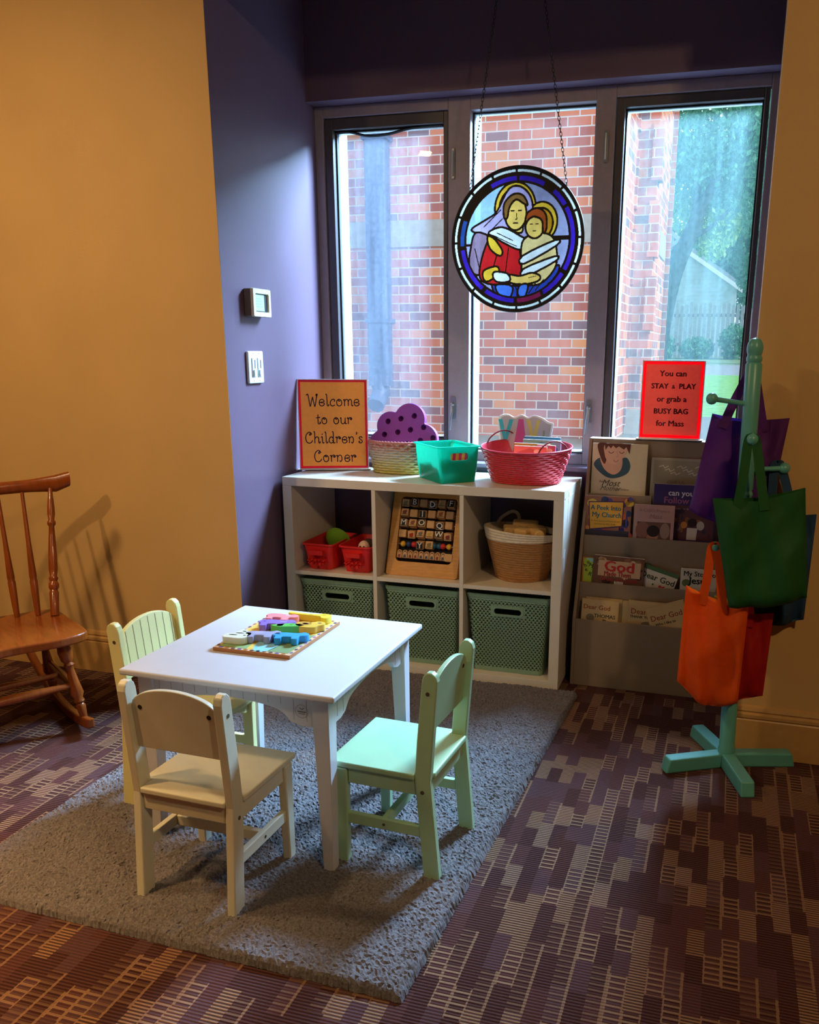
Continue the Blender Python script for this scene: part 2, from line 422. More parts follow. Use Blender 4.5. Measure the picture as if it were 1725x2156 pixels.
def window(i, x0, x1, z0, z1, gx0, gx1, gz0, gz1, haze, hc, label, sash=True):
    w = bpy.data.objects.new('window_%d' % i, None); COL.objects.link(w); struct(w, label, 'window')
    if sash:
        b = MB(); b.box(x0+.003, gx0, .508, .556, z0+.003, z1-.003).box(gx1, x1-.003, .508, .556, z0+.003, z1-.003)
        b.box(gx0, gx1, .508, .556, gz1, z1-.003).box(gx0, gx1, .508, .556, z0+.003, gz0); b.build('sash', SASH, w, bevel=.003)
    o = MB(); t = .022
    o.box(gx0-.012, gx0+.004, .562, .64, gz0-.02, gz1+.02).box(gx1-.004, gx1+.012, .562, .64, gz0-.02, gz1+.02)
    o.box(gx0+.004, gx1-.004, .562, .585, gz1-.004, gz1+.02).box(gx0+.004, gx1-.004, .562, .64, gz0-.02, gz0+.006)
    o.build('outer_frame', OUTER, w)
    g = MB(); e = .006
    g.box(gx0, gx0+e, .536, .545, gz0, gz1).box(gx1-e, gx1, .536, .545, gz0, gz1).box(gx0+e, gx1-e, .536, .545, gz1-e, gz1).box(gx0+e, gx1-e, .536, .545, gz0, gz0+e)
    g.build('gasket', RUB, w)
    MB().add([(gx0, .54, gz0), (gx1, .54, gz0), (gx1, .54, gz1), (gx0, .54, gz1)], [(0, 1, 2, 3)]).build('glass_pane', glass_material('dusty_glass_%d' % i, haze, hc), w, fix=False)
    return w
w1 = window(1, -.012, .521, .842, 2.15, .026, .499, .882, 2.106, .09, (.80, .86, 1.0), 'narrow left window with dark sash and loose gasket')
MB().tube(smooth_open([(.03, .531, 2.098), (.09, .531, 2.10), (.17, .531, 2.082), (.26, .531, 2.084), (.36, .531, 2.10), (.49, .531, 2.103)]), .0055, 6).build('loose_gasket', RUB, w1, smooth=60)
w2 = window(2, .611, 1.097, .838, 2.142, .612, 1.096, .840, 2.140, .018, (.95, .95, 1.0), 'middle fixed window behind the hanging stained glass', False)
w3 = window(3, 1.17, 1.711, .842, 2.15, 1.203, 1.69, .882, 2.115, .050, (.62, .92, .90), 'right window with dusty glass looking onto trees')
LATCH = mat('latch_metal', '8d8f90', .35, .5, metal=.6)
def latch(x, z, par, flip=1):
    b = MB(); b.prism(rrect(x-.011, x+.011, z-.03, z+.06, .006), .500, .494, 'xz')
    b.tube([(x, .494, z+.035), (x, .482, z+.02), (x-.004*flip, .476, z-.03), (x-.008*flip, .478, z-.075)], [.006, .007, .006, .005], 8)
    b.ball((x, .486, z+.03), .009, 10)
    b.build('latch', LATCH, par, smooth=50)
latch(.545, 1.00, w1); latch(1.118, 1.00, w3)
def hinge(x, z, par):
    b = MB(); b.box(x-.006, x+.006, .493, .500, z-.06, z+.05); b.tube([(x, .492, z-.05), (x, .49, z+.04)], .004, 6); b.build('stay_bar', LATCH, par, bevel=.001)
hinge(.543, 1.96, w1); hinge(1.14, 1.99, w3)

# ------------------------------------------------------------------ outdoors
def brick_material(name, dark=1.0):
    m = newmat(name); n = NT(m)
    uv = n.node('ShaderNodeTexCoord').outputs['UV']
    def bt(c1, c2, off):
        b = n.node('ShaderNodeTexBrick'); n.l.new(uv, b.inputs['Vector'])
        b.inputs['Scale'].default_value = 1; b.inputs['Brick Width'].default_value = .172; b.inputs['Row Height'].default_value = .0655
        b.inputs['Mortar Size'].default_value = .0048; b.inputs['Mortar Smooth'].default_value = .12; b.inputs['Bias'].default_value = 0
        b.inputs['Color1'].default_value = (0, 0, 0, 1); b.inputs['Color2'].default_value = (1, 1, 1, 1); b.inputs['Mortar'].default_value = (.5, .5, .5, 1)
        b.offset = .5; return b
    b = bt(0, 1, .5)
    pal = n.ramp(b.outputs['Color'], [(0, lin('8a6468')), (.10, lin('b06a60')), (.32, lin('c87258')), (.52, lin('d48062')), (.72, lin('dc9468')), (.88, lin('a8625c')), (.95, lin('7c6c78'))], 'CONSTANT')
    f = n.noise(n.coord(), 25, 4)
    pal = n.mix(n.math('MULTIPLY', f, .3), pal, lin('b98468'))
    col = n.mix(b.outputs['Fac'], pal, lin('cfc4bc'))
    n.l.new(col, n.b.inputs['Base Color']); n.b.inputs['Roughness'].default_value = .9; setin(n.b, ['Specular IOR Level', 'Specular'], .1)
    n.bump(n.math('SUBTRACT', n.math('MULTIPLY', f, .3), b.outputs['Fac']), .6, .008)
    return m
BRICK = brick_material('red_brick'); STONE = mat('limestone', 'a9a49c', .85, .1, .08, 20, .3, 60)
bld = thing('brick_building', 'red brick building with a pale stone band outside the windows', 'building', (0, 3.6, .55))
path = [(-4.5, 3.6), (.835, 3.6), (.845, 4.12), (1.0, 4.12), (1.005, 5.25), (-4.5, 5.25)]
def brick_wall(par):
    vs = []; fs = []; uvs = []; z0, z1 = -.05, 4.2
    d = 0
    for k in range(4):
        (xa, ya), (xb, yb) = path[k], path[k+1]; L = math.hypot(xb-xa, yb-ya); b = len(vs)
        vs += [(xa, ya-3.6, z0), (xb, yb-3.6, z0), (xb, yb-3.6, z1), (xa, ya-3.6, z1)]; fs.append((b, b+1, b+2, b+3))
        uvs += [(d, z0), (d+L, z0), (d+L, z1), (d, z1)]; d += L
    b = len(vs); vs += [(x, y-3.6, z1) for x, y in path]; fs.append(tuple(range(b, b+6))); uvs += [(x, y) for x, y in path]
    b = len(vs); vs += [(1.045, 1.7, z0), (-4.5, 1.7, z0), (-4.5, 1.7, z1), (1.045, 1.7, z1)]; fs.append((b, b+1, b+2, b+3)); uvs += [(0, z0), (5, z0), (5, z1), (0, z1)]
    b = len(vs); vs += [(-4.5, 1.7, z0), (-4.5, 0, z0), (-4.5, 0, z1), (-4.5, 1.7, z1)]; fs.append((b, b+1, b+2, b+3)); uvs += [(0, z0), (2, z0), (2, z1), (0, z1)]
    me = bpy.data.meshes.new('brick_wall'); me.from_pydata(vs, [], fs); me.materials.append(BRICK)
    ul = me.uv_layers.new(name='uv')
    for p in me.polygons:
        for li in p.loop_indices: ul.data[li].uv = uvs[me.loops[li].vertex_index]
    o = bpy.data.objects.new('brick_wall', me); COL.objects.link(o); o.parent = par
    return o
brick_wall(bld)
# projecting quoin blocks on the corners, every ninth course
def uvbox(name, boxes, par):
    vs = []; fs = []; uvs = []
    for (x0, x1, y0, y1, z0, z1) in boxes:
        for quad in ([(x0,y0,z0),(x1,y0,z0),(x1,y0,z1),(x0,y0,z1)], [(x1,y0,z0),(x1,y1,z0),(x1,y1,z1),(x1,y0,z1)], [(x0,y0,z1),(x1,y0,z1),(x1,y1,z1),(x0,y1,z1)], [(x0,y1,z0),(x1,y1,z0),(x1,y0,z0),(x0,y0,z0)], [(x0,y1,z0),(x0,y0,z0),(x0,y0,z1),(x0,y1,z1)]):
            b = len(vs); vs += quad; fs.append((b, b+1, b+2, b+3)); uvs += [(p[0]+p[1], p[2]) for p in quad]
    me = bpy.data.meshes.new(name); me.from_pydata(vs, [], fs); me.materials.append(BRICK); ul = me.uv_layers.new(name='uv')
    for p in me.polygons:
        for li in p.loop_indices: ul.data[li].uv = uvs[me.loops[li].vertex_index]
    o = bpy.data.objects.new(name, me); COL.objects.link(o); o.parent = par
uvbox('corner_bricks', [(.79, .862, .46, .56, z, z+.40) for z in (.12, .66, 1.2, 1.74, 2.28)] + [(.955, 1.035, .49, .64, z+.2, z+.60) for z in (.12, .66, 1.2, 1.74, 2.28)], bld)
MB().box(-4.5, .842, -.012, .02, 1.46, 1.65).box(.9, 1.012, .95, 1.52, 1.46, 1.65).build('stone_band', STONE, bld)
MB().box(-4.5, .85, -.03, .02, -.05, .03).box(.85, 1.01, .49, .9, -.05, .25).build('stone_plinth', STONE, bld)
dsm = mat('slate_downspout_paint', '45587a', .5)
b = MB(); b.prism(rrect(-1.105, -.935, -.14, -.02, .02), .42, 3.4, 'xy')
for zz in (.9, 2.2): b.box(-1.12, -.92, -.145, -.001, zz, zz+.03)
b.tube([(-1.02, -.08, .5), (-1.02, -.09, .36), (-1.02, -.2, .27)], .07, 10)
b.build('downspout', dsm, bld, smooth=40)
def gz(y):
    t = [(0, .6), (5, .6), (20, .70), (26, .87), (30, 1.05), (70, 1.1)]
    for (a, za), (c, zc) in zip(t, t[1:]):
        if y <= c: return za+(zc-za)*(max(y, 0)-a)/(c-a)
    return 1.1
def grass_material(name, a, b_):
    m = newmat(name); n = NT(m); f = n.noise(n.coord(), 6, 5, .7)
    n.l.new(n.ramp(f, [(.3, lin(a)), (.7, lin(b_))]), n.b.inputs['Base Color']); n.b.inputs['Roughness'].default_value = .9
    n.bump(n.noise(n.coord(), 60, 3), .6, .03); return m
def strip(name, ys, x0, x1, m, dz, label, cat):
    vs = []; fs = []
    for k, y in enumerate(ys):
        z = gz(y)+dz; vs += [(x0, y, z), (x1, y, z), (x1, y, z-.3), (x0, y, z-.3)]
    for k in range(len(ys)-1):
        a = 4*k; c = a+4; fs += [(a, a+1, c+1, c), (a+1, a+2, c+2, c+1), (a+2, a+3, c+3, c+2), (a+3, a, c, c+3)]
    n = 4*(len(ys)-1); fs += [(3, 2, 1, 0), (n, n+1, n+2, n+3)]
    return struct(MB().add(vs, fs).build(name, m), label, cat)
LAWN = grass_material('lawn_grass', '4c8a2a', '86c84c'); VERGE = grass_material('verge_grass', '5d7d55', '84a076')
strip('ground_lawn', [6.2, 9, 12, 16, 19.5], -12, 14, LAWN, 0, 'bright green lawn outside the right window', 'lawn')
strip('ground_road', [19.5, 22, 25.5], -14, 16, mat('asphalt', '8d949c', .85, .2, .08, 8), 0, 'grey road beyond the lawn', 'road')
strip('ground_verge', [25.5, 27, 30, 45, 70], -24, 26, VERGE, 0, 'grass verge in front of the fence', 'grass')
strip('ground_pavement', [.66, 3.4, 6.2], -6, 8, mat('pale_concrete', '77756f', .85, .2, .06, 10), 0, 'pale concrete paving outside the windows', 'paving')
BARK = mat('grey_bark', '3d4a4f', .9, .1, .2, 14, .6, 30)
def leaf_material(name, a, b_):
    m = newmat(name); n = NT(m); f = n.noise(n.coord(), 2.2, 4, .7)
    c = n.ramp(f, [(.3, lin(a)), (.7, lin(b_))]); n.l.new(c, n.b.inputs['Base Color']); n.b.inputs['Roughness'].default_value = .7
    t = n.node('ShaderNodeBsdfTranslucent'); n.l.new(c, t.inputs[0]); x = n.node('ShaderNodeMixShader'); x.inputs[0].default_value = .35
    n.l.new(n.b.outputs[0], x.inputs[1]); n.l.new(t.outputs[0], x.inputs[2]); n.l.new(x.outputs[0], n.out.inputs[0]); return m
LEAF_A = leaf_material('deep_green_leaves', '2f7a52', '6cb488'); LEAF_B = leaf_material('yellow_green_leaves', '74a85c', 'a8d488'); LEAF_C = leaf_material('blue_green_leaves', '347c62', '78bc9c')
def leaves(blobs, n, size, seed):
    r = np.random.default_rng(seed); b = MB(); vol = np.array([q[3]*q[4]*q[5] for q in blobs]); vol = vol/vol.sum()
    for k in range(n):
        cx, cy, cz, rx, ry, rz = blobs[r.choice(len(blobs), p=vol)]
        d = r.normal(size=3); d /= np.linalg.norm(d); d *= r.uniform(.55, 1.0)
        c = Vector((cx+d[0]*rx, cy+d[1]*ry, cz+d[2]*rz)); e = Euler(tuple(r.uniform(0, 6.28, 3))).to_matrix(); s = size*r.uniform(.6, 1.3)
        u, v = e @ Vector((s, 0, 0)), e @ Vector((0, s*.6, 0)); w = e @ Vector((0, 0, s*.2))
        b.add([c-u, c-v+w, c+u, c+v+w], [(0, 1, 2, 3)])
    return b
def tree(label, x, y, trunk, blobs, n, size, lm, seed, extra=()):
    t = thing('leafy_tree', label, 'tree', (x, y, gz(y)), 0, 'trees across the road'); g = gz(y)
    b = MB()
    for pts, rad in trunk: b.tube(smooth_open([(p[0]-x, p[1]-y, p[2]-g) for p in pts], 4), list(np.interp(np.linspace(0, 1, 4*(len(pts)-1)+1), np.linspace(0, 1, len(rad)), rad)), 10)
    b.build('trunk', BARK, t, smooth=60)
    leaves([(q[0]-x, q[1]-y, q[2]-g, *q[3:]) for q in blobs], n, size, seed).build('foliage', lm, t, fix=False)
    for bl, nn, sz, m2, sd in extra: leaves([(q[0]-x, q[1]-y, q[2]-g, *q[3:]) for q in bl], nn, sz, sd).build('foliage', m2, t, fix=False)
    return t
tree('tall forked tree leaning right in front of the white gable', -.16, 20, [([(-.22, 20, .65), (-.18, 20, 1.6), (-.05, 20, 2.5), (.12, 20, 3.3), (.36, 20, 3.9), (.62, 20, 4.6), (.95, 20, 5.3)], [.26, .24, .22, .22, .20, .15, .1]),
      ([(-.42, 20, 1.9), (-.26, 20, 2.75), (-.06, 20, 3.35), (.2, 20, 3.75)], [.15, .14, .13, .12]), ([(.25, 20, 3.6), (.45, 20.1, 4.4), (.52, 20.2, 5.2)], [.13, .1, .06]), ([(.4, 20, 3.9), (.9, 20.1, 4.2), (1.3, 20.2, 4.6)], [.08, .05, .03])],
     [(.2, 20.6, 6.6, 2.6, 1.6, 2.0), (-1.6, 20.8, 5.6, 1.2, 1.2, 1.3), (1.7, 20.8, 5.4, 1.1, 1.0, 1.4)], 9500, .085, LEAF_C, 3,
     [([(.95, 20.5, 4.2, .7, .5, .5), (.15, 20.5, 4.6, .5, .4, .5), (.95, 20.3, 3.7, .4, .4, .3)], 900, .075, LEAF_B, 5)])
tree('dense tree filling the upper right of the right window', 2.6, 26, [([(2.6, 26, .8), (2.5, 26, 2.5), (2.2, 26, 5)], [.3, .25, .2])],
     [(2.0, 26, 5.4, 1.6, 1.4, 1.7), (1.4, 26, 7.6, 2.4, 1.5, 2.0), (2.3, 26.4, 3.4, .8, .8, .9)], 8000, .10, LEAF_A, 8)
tree('dark tree rising behind the white house', -1.6, 47, [([(-1.6, 47, 1), (-1.6, 47, 6)], [.4, .3])], [(-1.5, 47, 7.8, 5.8, 2, 4.4), (3.7, 47.5, 6.8, 4.8, 2, 4.8)], 8000, .26, LEAF_A, 13)
tree('pale tree behind the fence at the edge of the right window', 3.2, 33, [([(3.2, 33, 1), (3.1, 33, 4)], [.25, .2])], [(2.6, 33, 4.2, 1.0, .8, 1.4), (3.6, 33, 6.5, 2.2, 1.5, 3.0)], 3600, .13, LEAF_C, 17)
# hedge bushes along the fence
for k, (x, y, w, h, lab) in enumerate([(-.95, 29.0, .62, .5, 'leafy bush at the left end of the fence'), (.38, 29.1, .62, .42, 'low bush before the middle of the fence'), (1.66, 29.0, .56, .66, 'tall bush at the right end of the fence')]):
    t = tag(leaves([(0, 0, h*.9, w, .5, h)], 900, .08, 30+k).build('hedge_bush', LEAF_A, fix=False), lab, 'bush'); t.location = (x, y, gz(y)-.05)
# house with a white gable
hs = thing('white_house', 'white clapboard house with a gable behind the fence', 'house', (0, 36, 1.42))
m = newmat('white_clapboard'); n = NT(m); zc = n.sep(n.coord())[2]
fz = n.math('FRACT', n.math('DIVIDE', zc, .16)); n.b.inputs['Base Color'].default_value = (*lin('c8d6d8'), 1); n.bump(fz, 1.0, .05); n.b.inputs['Roughness'].default_value = .6
MB().prism([(-3.4, -.4), (1.55, -.4), (1.55, 2.6), (-.9, 4.25), (-3.4, 2.6)], 0, 6, 'xz').build('clapboard_wall', m, hs)
ROOF = mat('grey_roof_shingles', '8e979c', .85, .2, .15, 12)
MB().prism([(-.9, 4.36), (1.78, 2.52), (1.78, 2.36), (-.9, 4.18)], -.25, 6, 'xz').prism([(-.9, 4.36), (-3.7, 2.44), (-3.7, 2.28), (-.9, 4.18)], -.25, 6, 'xz').build('roof', ROOF, hs)
MB().prism([(-.9, 4.18), (1.78, 2.36), (1.78, 2.18), (-.9, 3.98)], -.28, -.2, 'xz').build('barge_board', mat('white_house_trim', 'dde4e4', .5), hs)
MB().prism([(-4.2, -.4), (-1.2, -.4), (-1.2, 4.6), (-2.6, 5.6), (-4.2, 4.6)], 1.2, 6, 'xz').build('rear_gable', m, hs)
MB().prism([(-2.6, 5.75), (-.9, 4.5), (-.9, 4.3), (-2.6, 5.55)], .9, 6, 'xz').build('rear_roof', ROOF, hs)
fe = thing('picket_fence', 'weathered grey picket fence in front of the house', 'fence', (0, 30, gz(30)))
PICK = mat('weathered_pickets', '8d979a', .9, .1, .15, 30)
b = MB()
for k in range(34):
    x = -1.9+k*.16; h = 1.86+.05*math.sin(k*1.7)
    b.prism([(x, 0), (x+.105, 0), (x+.105, h-.06), (x+.052, h), (x, h-.06)], -.02, 0, 'xz')
b.build('pickets', PICK, fe); MB().box(-1.9, 3.6, 0, .06, .4, .5).box(-1.9, 3.6, 0, .06, 1.4, 1.5).build('rail', PICK, fe)

# ------------------------------------------------------------------ rug
def make_rug():
    m = newmat('grey_shag_pile'); n = NT(m); co = n.coord()
    f = n.noise(co, 190, 3, .7); f2 = n.noise(co, 5, 3)
    c = n.ramp(f, [(.25, lin('484344')), (.5, lin('686264')), (.75, lin('878183'))])
    c = n.mix(n.math('MULTIPLY', f2, .35), c, lin('625a58'))
    n.l.new(c, n.b.inputs['Base Color']); n.b.inputs['Roughness'].default_value = .95; setin(n.b, ['Specular IOR Level', 'Specular'], .06)
    setin(n.b, ['Sheen Weight'], .15)
    n.bump(n.noise(co, 420, 3), .35, .003)
    A, B, C, D = (1.200, -.012), (1.132, -1.676), (-.055, -1.652), (-.025, -.02)   # back right, front right, front left, back left
    nx, ny = 250, 330; r = np.random.default_rng(4)
    s, t = np.meshgrid(np.linspace(0, 1, nx), np.linspace(0, 1, ny))
    x = (1-s)*((1-t)*D[0]+t*C[0])+s*((1-t)*A[0]+t*B[0]); y = (1-s)*((1-t)*D[1]+t*C[1])+s*((1-t)*A[1]+t*B[1])
    e = np.minimum(np.minimum(s, 1-s)*1.2, np.minimum(t, 1-t)*1.66); edge = np.clip(e/.012, 0, 1)
    tuft = r.uniform(-.0035, .0025, (ny, nx)); tuft2 = .0022*np.sin(s*24+t*9)*np.sin(t*31-s*7)
    z = (.021+tuft+tuft2)*np.sqrt(edge)+.001
    j = .0022; x = x+r.uniform(-j, j, x.shape); y = y+r.uniform(-j, j, y.shape)
    z[0, :] = z[-1, :] = .001; z[:, 0] = z[:, -1] = .001
    vs = np.stack([x, y, z], -1).reshape(-1, 3); idx = np.arange(nx*ny).reshape(ny, nx)
    q = np.stack([idx[:-1, :-1], idx[1:, :-1], idx[1:, 1:], idx[:-1, 1:]], -1).reshape(-1, 4)
    me = bpy.data.meshes.new('shag_rug'); me.from_pydata(vs.tolist(), [], q.tolist()); me.materials.append(m)
    o = bpy.data.objects.new('shag_rug', me); COL.objects.link(o)
    tag(o, 'grey shag rug on the carpet under the small table', 'rug')
make_rug()

# ------------------------------------------------------------------ cube shelf unit
T = .766
SHELF = mat('white_laminate', 'd6cbba', .38, .45, .02, 20)
sh = thing('cube_shelf', 'white six-cube shelf unit under the windows', 'shelf', (0, 0, 0))
D = .39; c1 = .038; W2 = .337; dv = .016
MB().box(0, 1.12, 0, D, T-.034, T).build('top_panel', SHELF, sh, bevel=.0015)
MB().box(0, 1.12, 0, D, .006, .040).build('base_panel', SHELF, sh, bevel=.0015)
MB().box(0, c1, 0, D, .0402, T-.0342).build('side_panel', SHELF, sh, bevel=.001)
MB().box(1.12-c1, 1.12, 0, D, .0402, T-.0342).build('side_panel', SHELF, sh, bevel=.001)
X1 = c1+W2; X2 = X1+dv+W2
MB().box(X1, X1+dv, .002, D-.002, .0402, T-.0342).build('divider', SHELF, sh, bevel=.001)
MB().box(X2, X2+dv, .002, D-.002, .0402, T-.0342).build('divider', SHELF, sh, bevel=.001)
for xa, xb in ((c1, X1), (X1+dv, X2), (X2+dv, 1.12-c1)): MB().box(xa+.0003, xb-.0003, .002, D-.002, .376, .392).build('shelf_board', SHELF, sh, bevel=.001)
b = MB(); b.prism([(.075, .60), (.085, .62), (.11, .75), (.095, .75)], 1.1202, 1.1210, 'yz'); b.prism([(.02, .52), (.05, .545), (.05, .47), (.025, .455)], 1.1202, 1.1210, 'yz')
part_label(b.build('tape_residue', mat('torn_white_tape', 'e8e8ea', .7), sh), 'torn white tape on the right side panel')
MB().tube([(1.1199, .02, .735), (1.1206, .02, .735)], .003, 8).build('peg_hole', RUB, sh)

# perforated storage bins
def perforated(name, c):
    m = newmat(name); n = NT(m); x, y, z = n.sep(n.coord()); l = lin(c)
    n.b.inputs['Base Color'].default_value = (*l, 1); n.b.inputs['Roughness'].default_value = .45
    u = n.math('ADD', x, y); w, h = .0150, .0185
    def lat(ox, oz, r):
        fx = n.math('MULTIPLY', n.math('SUBTRACT', n.math('FRACT', n.math('ADD', n.math('DIVIDE', u, w), ox)), .5), w)
        fz_ = n.math('MULTIPLY', n.math('SUBTRACT', n.math('FRACT', n.math('ADD', n.math('DIVIDE', z, h), oz)), .5), h)
        d = n.math('SQRT', n.math('ADD', n.math('MULTIPLY', fx, fx), n.math('MULTIPLY', fz_, fz_)))
        return n.math('LESS_THAN', d, r), d
    a, d1 = lat(.18, 0, .0027); b_, d2 = lat(.82, 0, .0027); c_, d3 = lat(.68, .5, .0027); e_, d4 = lat(.32, .5, .0027); g_, d5 = lat(.5, .27, .0027); k_, d6 = lat(0, .77, .0027)
    hole = n.math('MAXIMUM', n.math('MAXIMUM', n.math('MAXIMUM', a, b_), n.math('MAXIMUM', c_, e_)), n.math('MAXIMUM', g_, k_))
    keep = n.math('MULTIPLY', n.math('LESS_THAN', z, .288), n.math('GREATER_THAN', z, .018))
    near = n.math('MULTIPLY', n.math('LESS_THAN', n.math('ABSOLUTE', x), .067), n.math('LESS_THAN', n.math('ABSOLUTE', n.math('SUBTRACT', z, .248)), .023))
    near = n.math('MULTIPLY', near, n.math('LESS_THAN', y, .05))
    hole = n.math('MULTIPLY', n.math('MULTIPLY', hole, keep), n.math('SUBTRACT', 1.0, near))
    tr = n.node('ShaderNodeBsdfTransparent'); mx = n.node('ShaderNodeMixShader'); n.l.new(hole, mx.inputs[0]); n.l.new(n.b.outputs[0], mx.inputs[1]); n.l.new(tr.outputs[0], mx.inputs[2])
    n.l.new(mx.outputs[0], n.out.inputs[0])
    dm = n.math('MINIMUM', n.math('MINIMUM', d1, d2), n.math('MINIMUM', d3, n.math('MINIMUM', d4, n.math('MINIMUM', d5, d6))))
    n.bump(n.math('MULTIPLY', dm, 160.0), .35, .002); return m
BINM = perforated('sage_green_perforated', '7e9a80'); BINP = mat('sage_green_plastic', '7e9a80', .42)
DARKIN = mat('bin_inner_shade', '3b4440', .9)  # dark filler behind the holes; interior shade put into its colour
def ring(w, d, r, z, y0, k=4): return [(p[0], p[1], z) for p in rrect(-w/2, w/2, y0, y0+d, r, k)]
def storage_bin(x, label, wt=.322, wb=.272):
    t = thing('storage_bin', label, 'storage bin', (x, .03, .041), 0, 'sage green bins in the lower cubes'); h = .312
    def sh_(z, ins): f = z/h; w = wb+(wt-wb)*f-2*ins; return ring(w, .32-2*ins, .016, z, ins+.012*(1-f))
    b = MB(); b.loops([sh_(.0, 0), sh_(.1, 0), sh_(.2, 0), sh_(h-.012, 0), sh_(h-.012, .003), sh_(.2, .003), sh_(.1, .003), sh_(.004, .003)])
    body = b.build('basket_body', BINM, t, smooth=40)
    cutter = MB(); cutter.prism(rrect(-.054, .054, .236, .260, .0119, 5), -.02, .03, 'xz'); cut(body, cutter)
    r = MB(); r.loops([sh_(h-.014, -.003), sh_(h-.002, -.004), sh_(h, -.002), sh_(h, .003), sh_(h-.014, .004)], False, False)
    r.build('rim', BINP, t, smooth=40)
    f = .248/h; yy = .012*(1-f)
    hr = MB(); outer = rrect(-.062, .062, .229, .267, .018, 6); inner = rrect(-.053, .053, .2365, .2595, .0112, 6)
    hr.loops([[(p[0], yy+.0006, p[1]) for p in outer], [(p[0], yy-.003, p[1]) for p in outer], [(p[0], yy-.003, p[1]) for p in inner], [(p[0], yy+.004, p[1]) for p in inner]], False, False)
    hr.build('handle_rim', BINP, t, smooth=30)
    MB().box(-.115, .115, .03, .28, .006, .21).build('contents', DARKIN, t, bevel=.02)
    return t
storage_bin(.205, 'sage green perforated bin in the left lower cube'); storage_bin(.566, 'sage green perforated bin in the middle lower cube', .304, .268); storage_bin(.912, 'sage green perforated bin in the right lower cube')

# red toy bins
REDP = mat('red_plastic', 'd5231f', .35, .5)
def red_bin(x, label):
    t = thing('toy_bin', label, 'toy bin', (x, .145, .3925)); h = .108
    def rr(w, d, z): return [(p[0], p[1], z) for p in rrect(-w/2, w/2, -d/2, d/2, .018, 4)]
    b = MB(); b.loops([rr(.104, .20, 0), rr(.118, .22, .06), rr(.132, .238, h), rr(.142, .248, h), rr(.142, .248, h-.006), rr(.136, .242, h-.007), rr(.134, .24, h-.008), rr(.128, .234, h-.004), rr(.112, .214, .06), rr(.098, .194, .003)])
    o = b.build('bin_shell', REDP, t, smooth=40)
    c = MB(); c.prism(rrect(-.03, .03, .066, .084, .003), -.14, -.08, 'xz')
    for px, pz, r in ((-.018, .030, .0062), (.018, .030, .0062), (-.033, .044, .0036), (.033, .044, .0036), (0, .044, .0036), (-.015, .048, .0036), (.015, .048, .0036), (-.031, .033, .0028), (.031, .033, .0028), (0, .030, .0028)):
        c.prism(arc(px, pz, r, 0, 330, 11), -.14, -.08, 'xz')
    cut(o, c); return t
red_bin(.128, 'red plastic toy bin holding the green bowl'); red_bin(.288, 'red plastic toy bin holding the small doll')
gb = MB(Matrix.Translation((.150, .17, .488)) @ Euler((math.radians(-68), math.radians(12), 0)).to_matrix().to_4x4())
gb.lathe([(.012, -.026), (.03, -.024), (.050, -.008), (.056, .006), (.053, .006), (.047, -.006), (.028, -.02), (.002, -.021)], 28)
tag(gb.build('toy_bowl', translucent('green_plastic_bowl', '7fb02c', .35), smooth=50), 'green toy bowl tilted up in the left red bin', 'toy bowl')
tb = MB(); tb.box(.10, .17, .07, .13, .405, .465); tag(tb.build('toy_block', mat('navy_toy_plastic', '2a3550', .5), bevel=.006), 'dark blue toy inside the left red bin', 'toy')
dl = thing('toy_doll', 'small pale doll face-up in the right red bin', 'doll', (.300, .10, .465))
MB().ball((0, 0, .02), .026, 16).build('head', mat('doll_skin', 'd8b49c', .5), dl, smooth=180)
MB().ball((.012, .014, .026), .026, 14, sc=(1.0, .9, 1)).build('hair', mat('doll_hair', '39271d', .8), dl, smooth=180)
a = Art(); a.ell(-.008, .026, .004, .003, '3a1c18', 1).ell(.008, .026, .004, .003, '3a1c18', 1).ell(0, .012, .005, .003, 'b02a30', 1).ell(-.014, .014, .004, .004, 'd66a60', 1)
a.build('face', dl, Matrix.Translation((0, -.0262, 0)) @ FRONT)
MB().tube([(0, 0, .0), (.0, .01, -.03), (.0, .012, -.065)], [.014, .024, .026], 12).build('dress', mat('doll_dress', 'e0d6d8', .8), dl, smooth=60)

# alphabet abacus
WOOD = mat('honey_wood', 'c68a45', .4, .4, .14, 18, .1, 40, stretch=(1, 6, 6)); PALE = mat('pale_block_wood', 'bf9264', .5, .3, .1, 40)
BLK = mat('black_block_face', '1b191c', .5); NAVY = mat('dark_board', '1c1a22', .8); RODM = mat('steel_rod', 'a8a49e', .3, .5, metal=.8)
ab = thing('alphabet_abacus', 'wooden alphabet block frame leaning in the middle upper cube', 'abacus', (.555, .052, .3925), 0, rot=(math.radians(-20), 0, 0))
AW, AH = .296, .338
def aby(u, v): return ((u-.5)*AW, v*AH)
o = MB().prism(rrect(-AW/2, AW/2, 0, AH, .012, 4), 0, .03, 'xz').build('frame', WOOD, ab, bevel=.002)
cut(o, MB().prism(rrect(-AW/2+.034, AW/2-.030, .056, AH-.024, .016, 5), -.02, .05, 'xz'))
MB().box(-AW/2+.02, AW/2-.02, .0302, .036, .045, AH-.01).build('back_board', NAVY, ab)
VR = [.861, .737, .618, .494, .375, .255]
rd = MB()
for v in VR: rd.tube([(-AW/2+.03, .012, v*AH), (AW/2-.026, .012, v*AH)], .0022, 8)
rd.build('rod', RODM, ab, smooth=60)
rows = [['pic:8a7a60', 'B', 'blank', 'D', 'pic:a08a62', 'F'], ['pic:6a3c34', 'blank', 'I', 'blank', 'pic:8a5038', 'blank'], ['M', 'pic:70402c', 'O', 'blank', 'Q', 'blank'], ['blank', 'pic:a8321f', 'pic:6a6068', 'pic:b8923c', 'W', 'pic:7a2c24']]
c = .0345; y_in = .012; u0 = -AW/2+.036
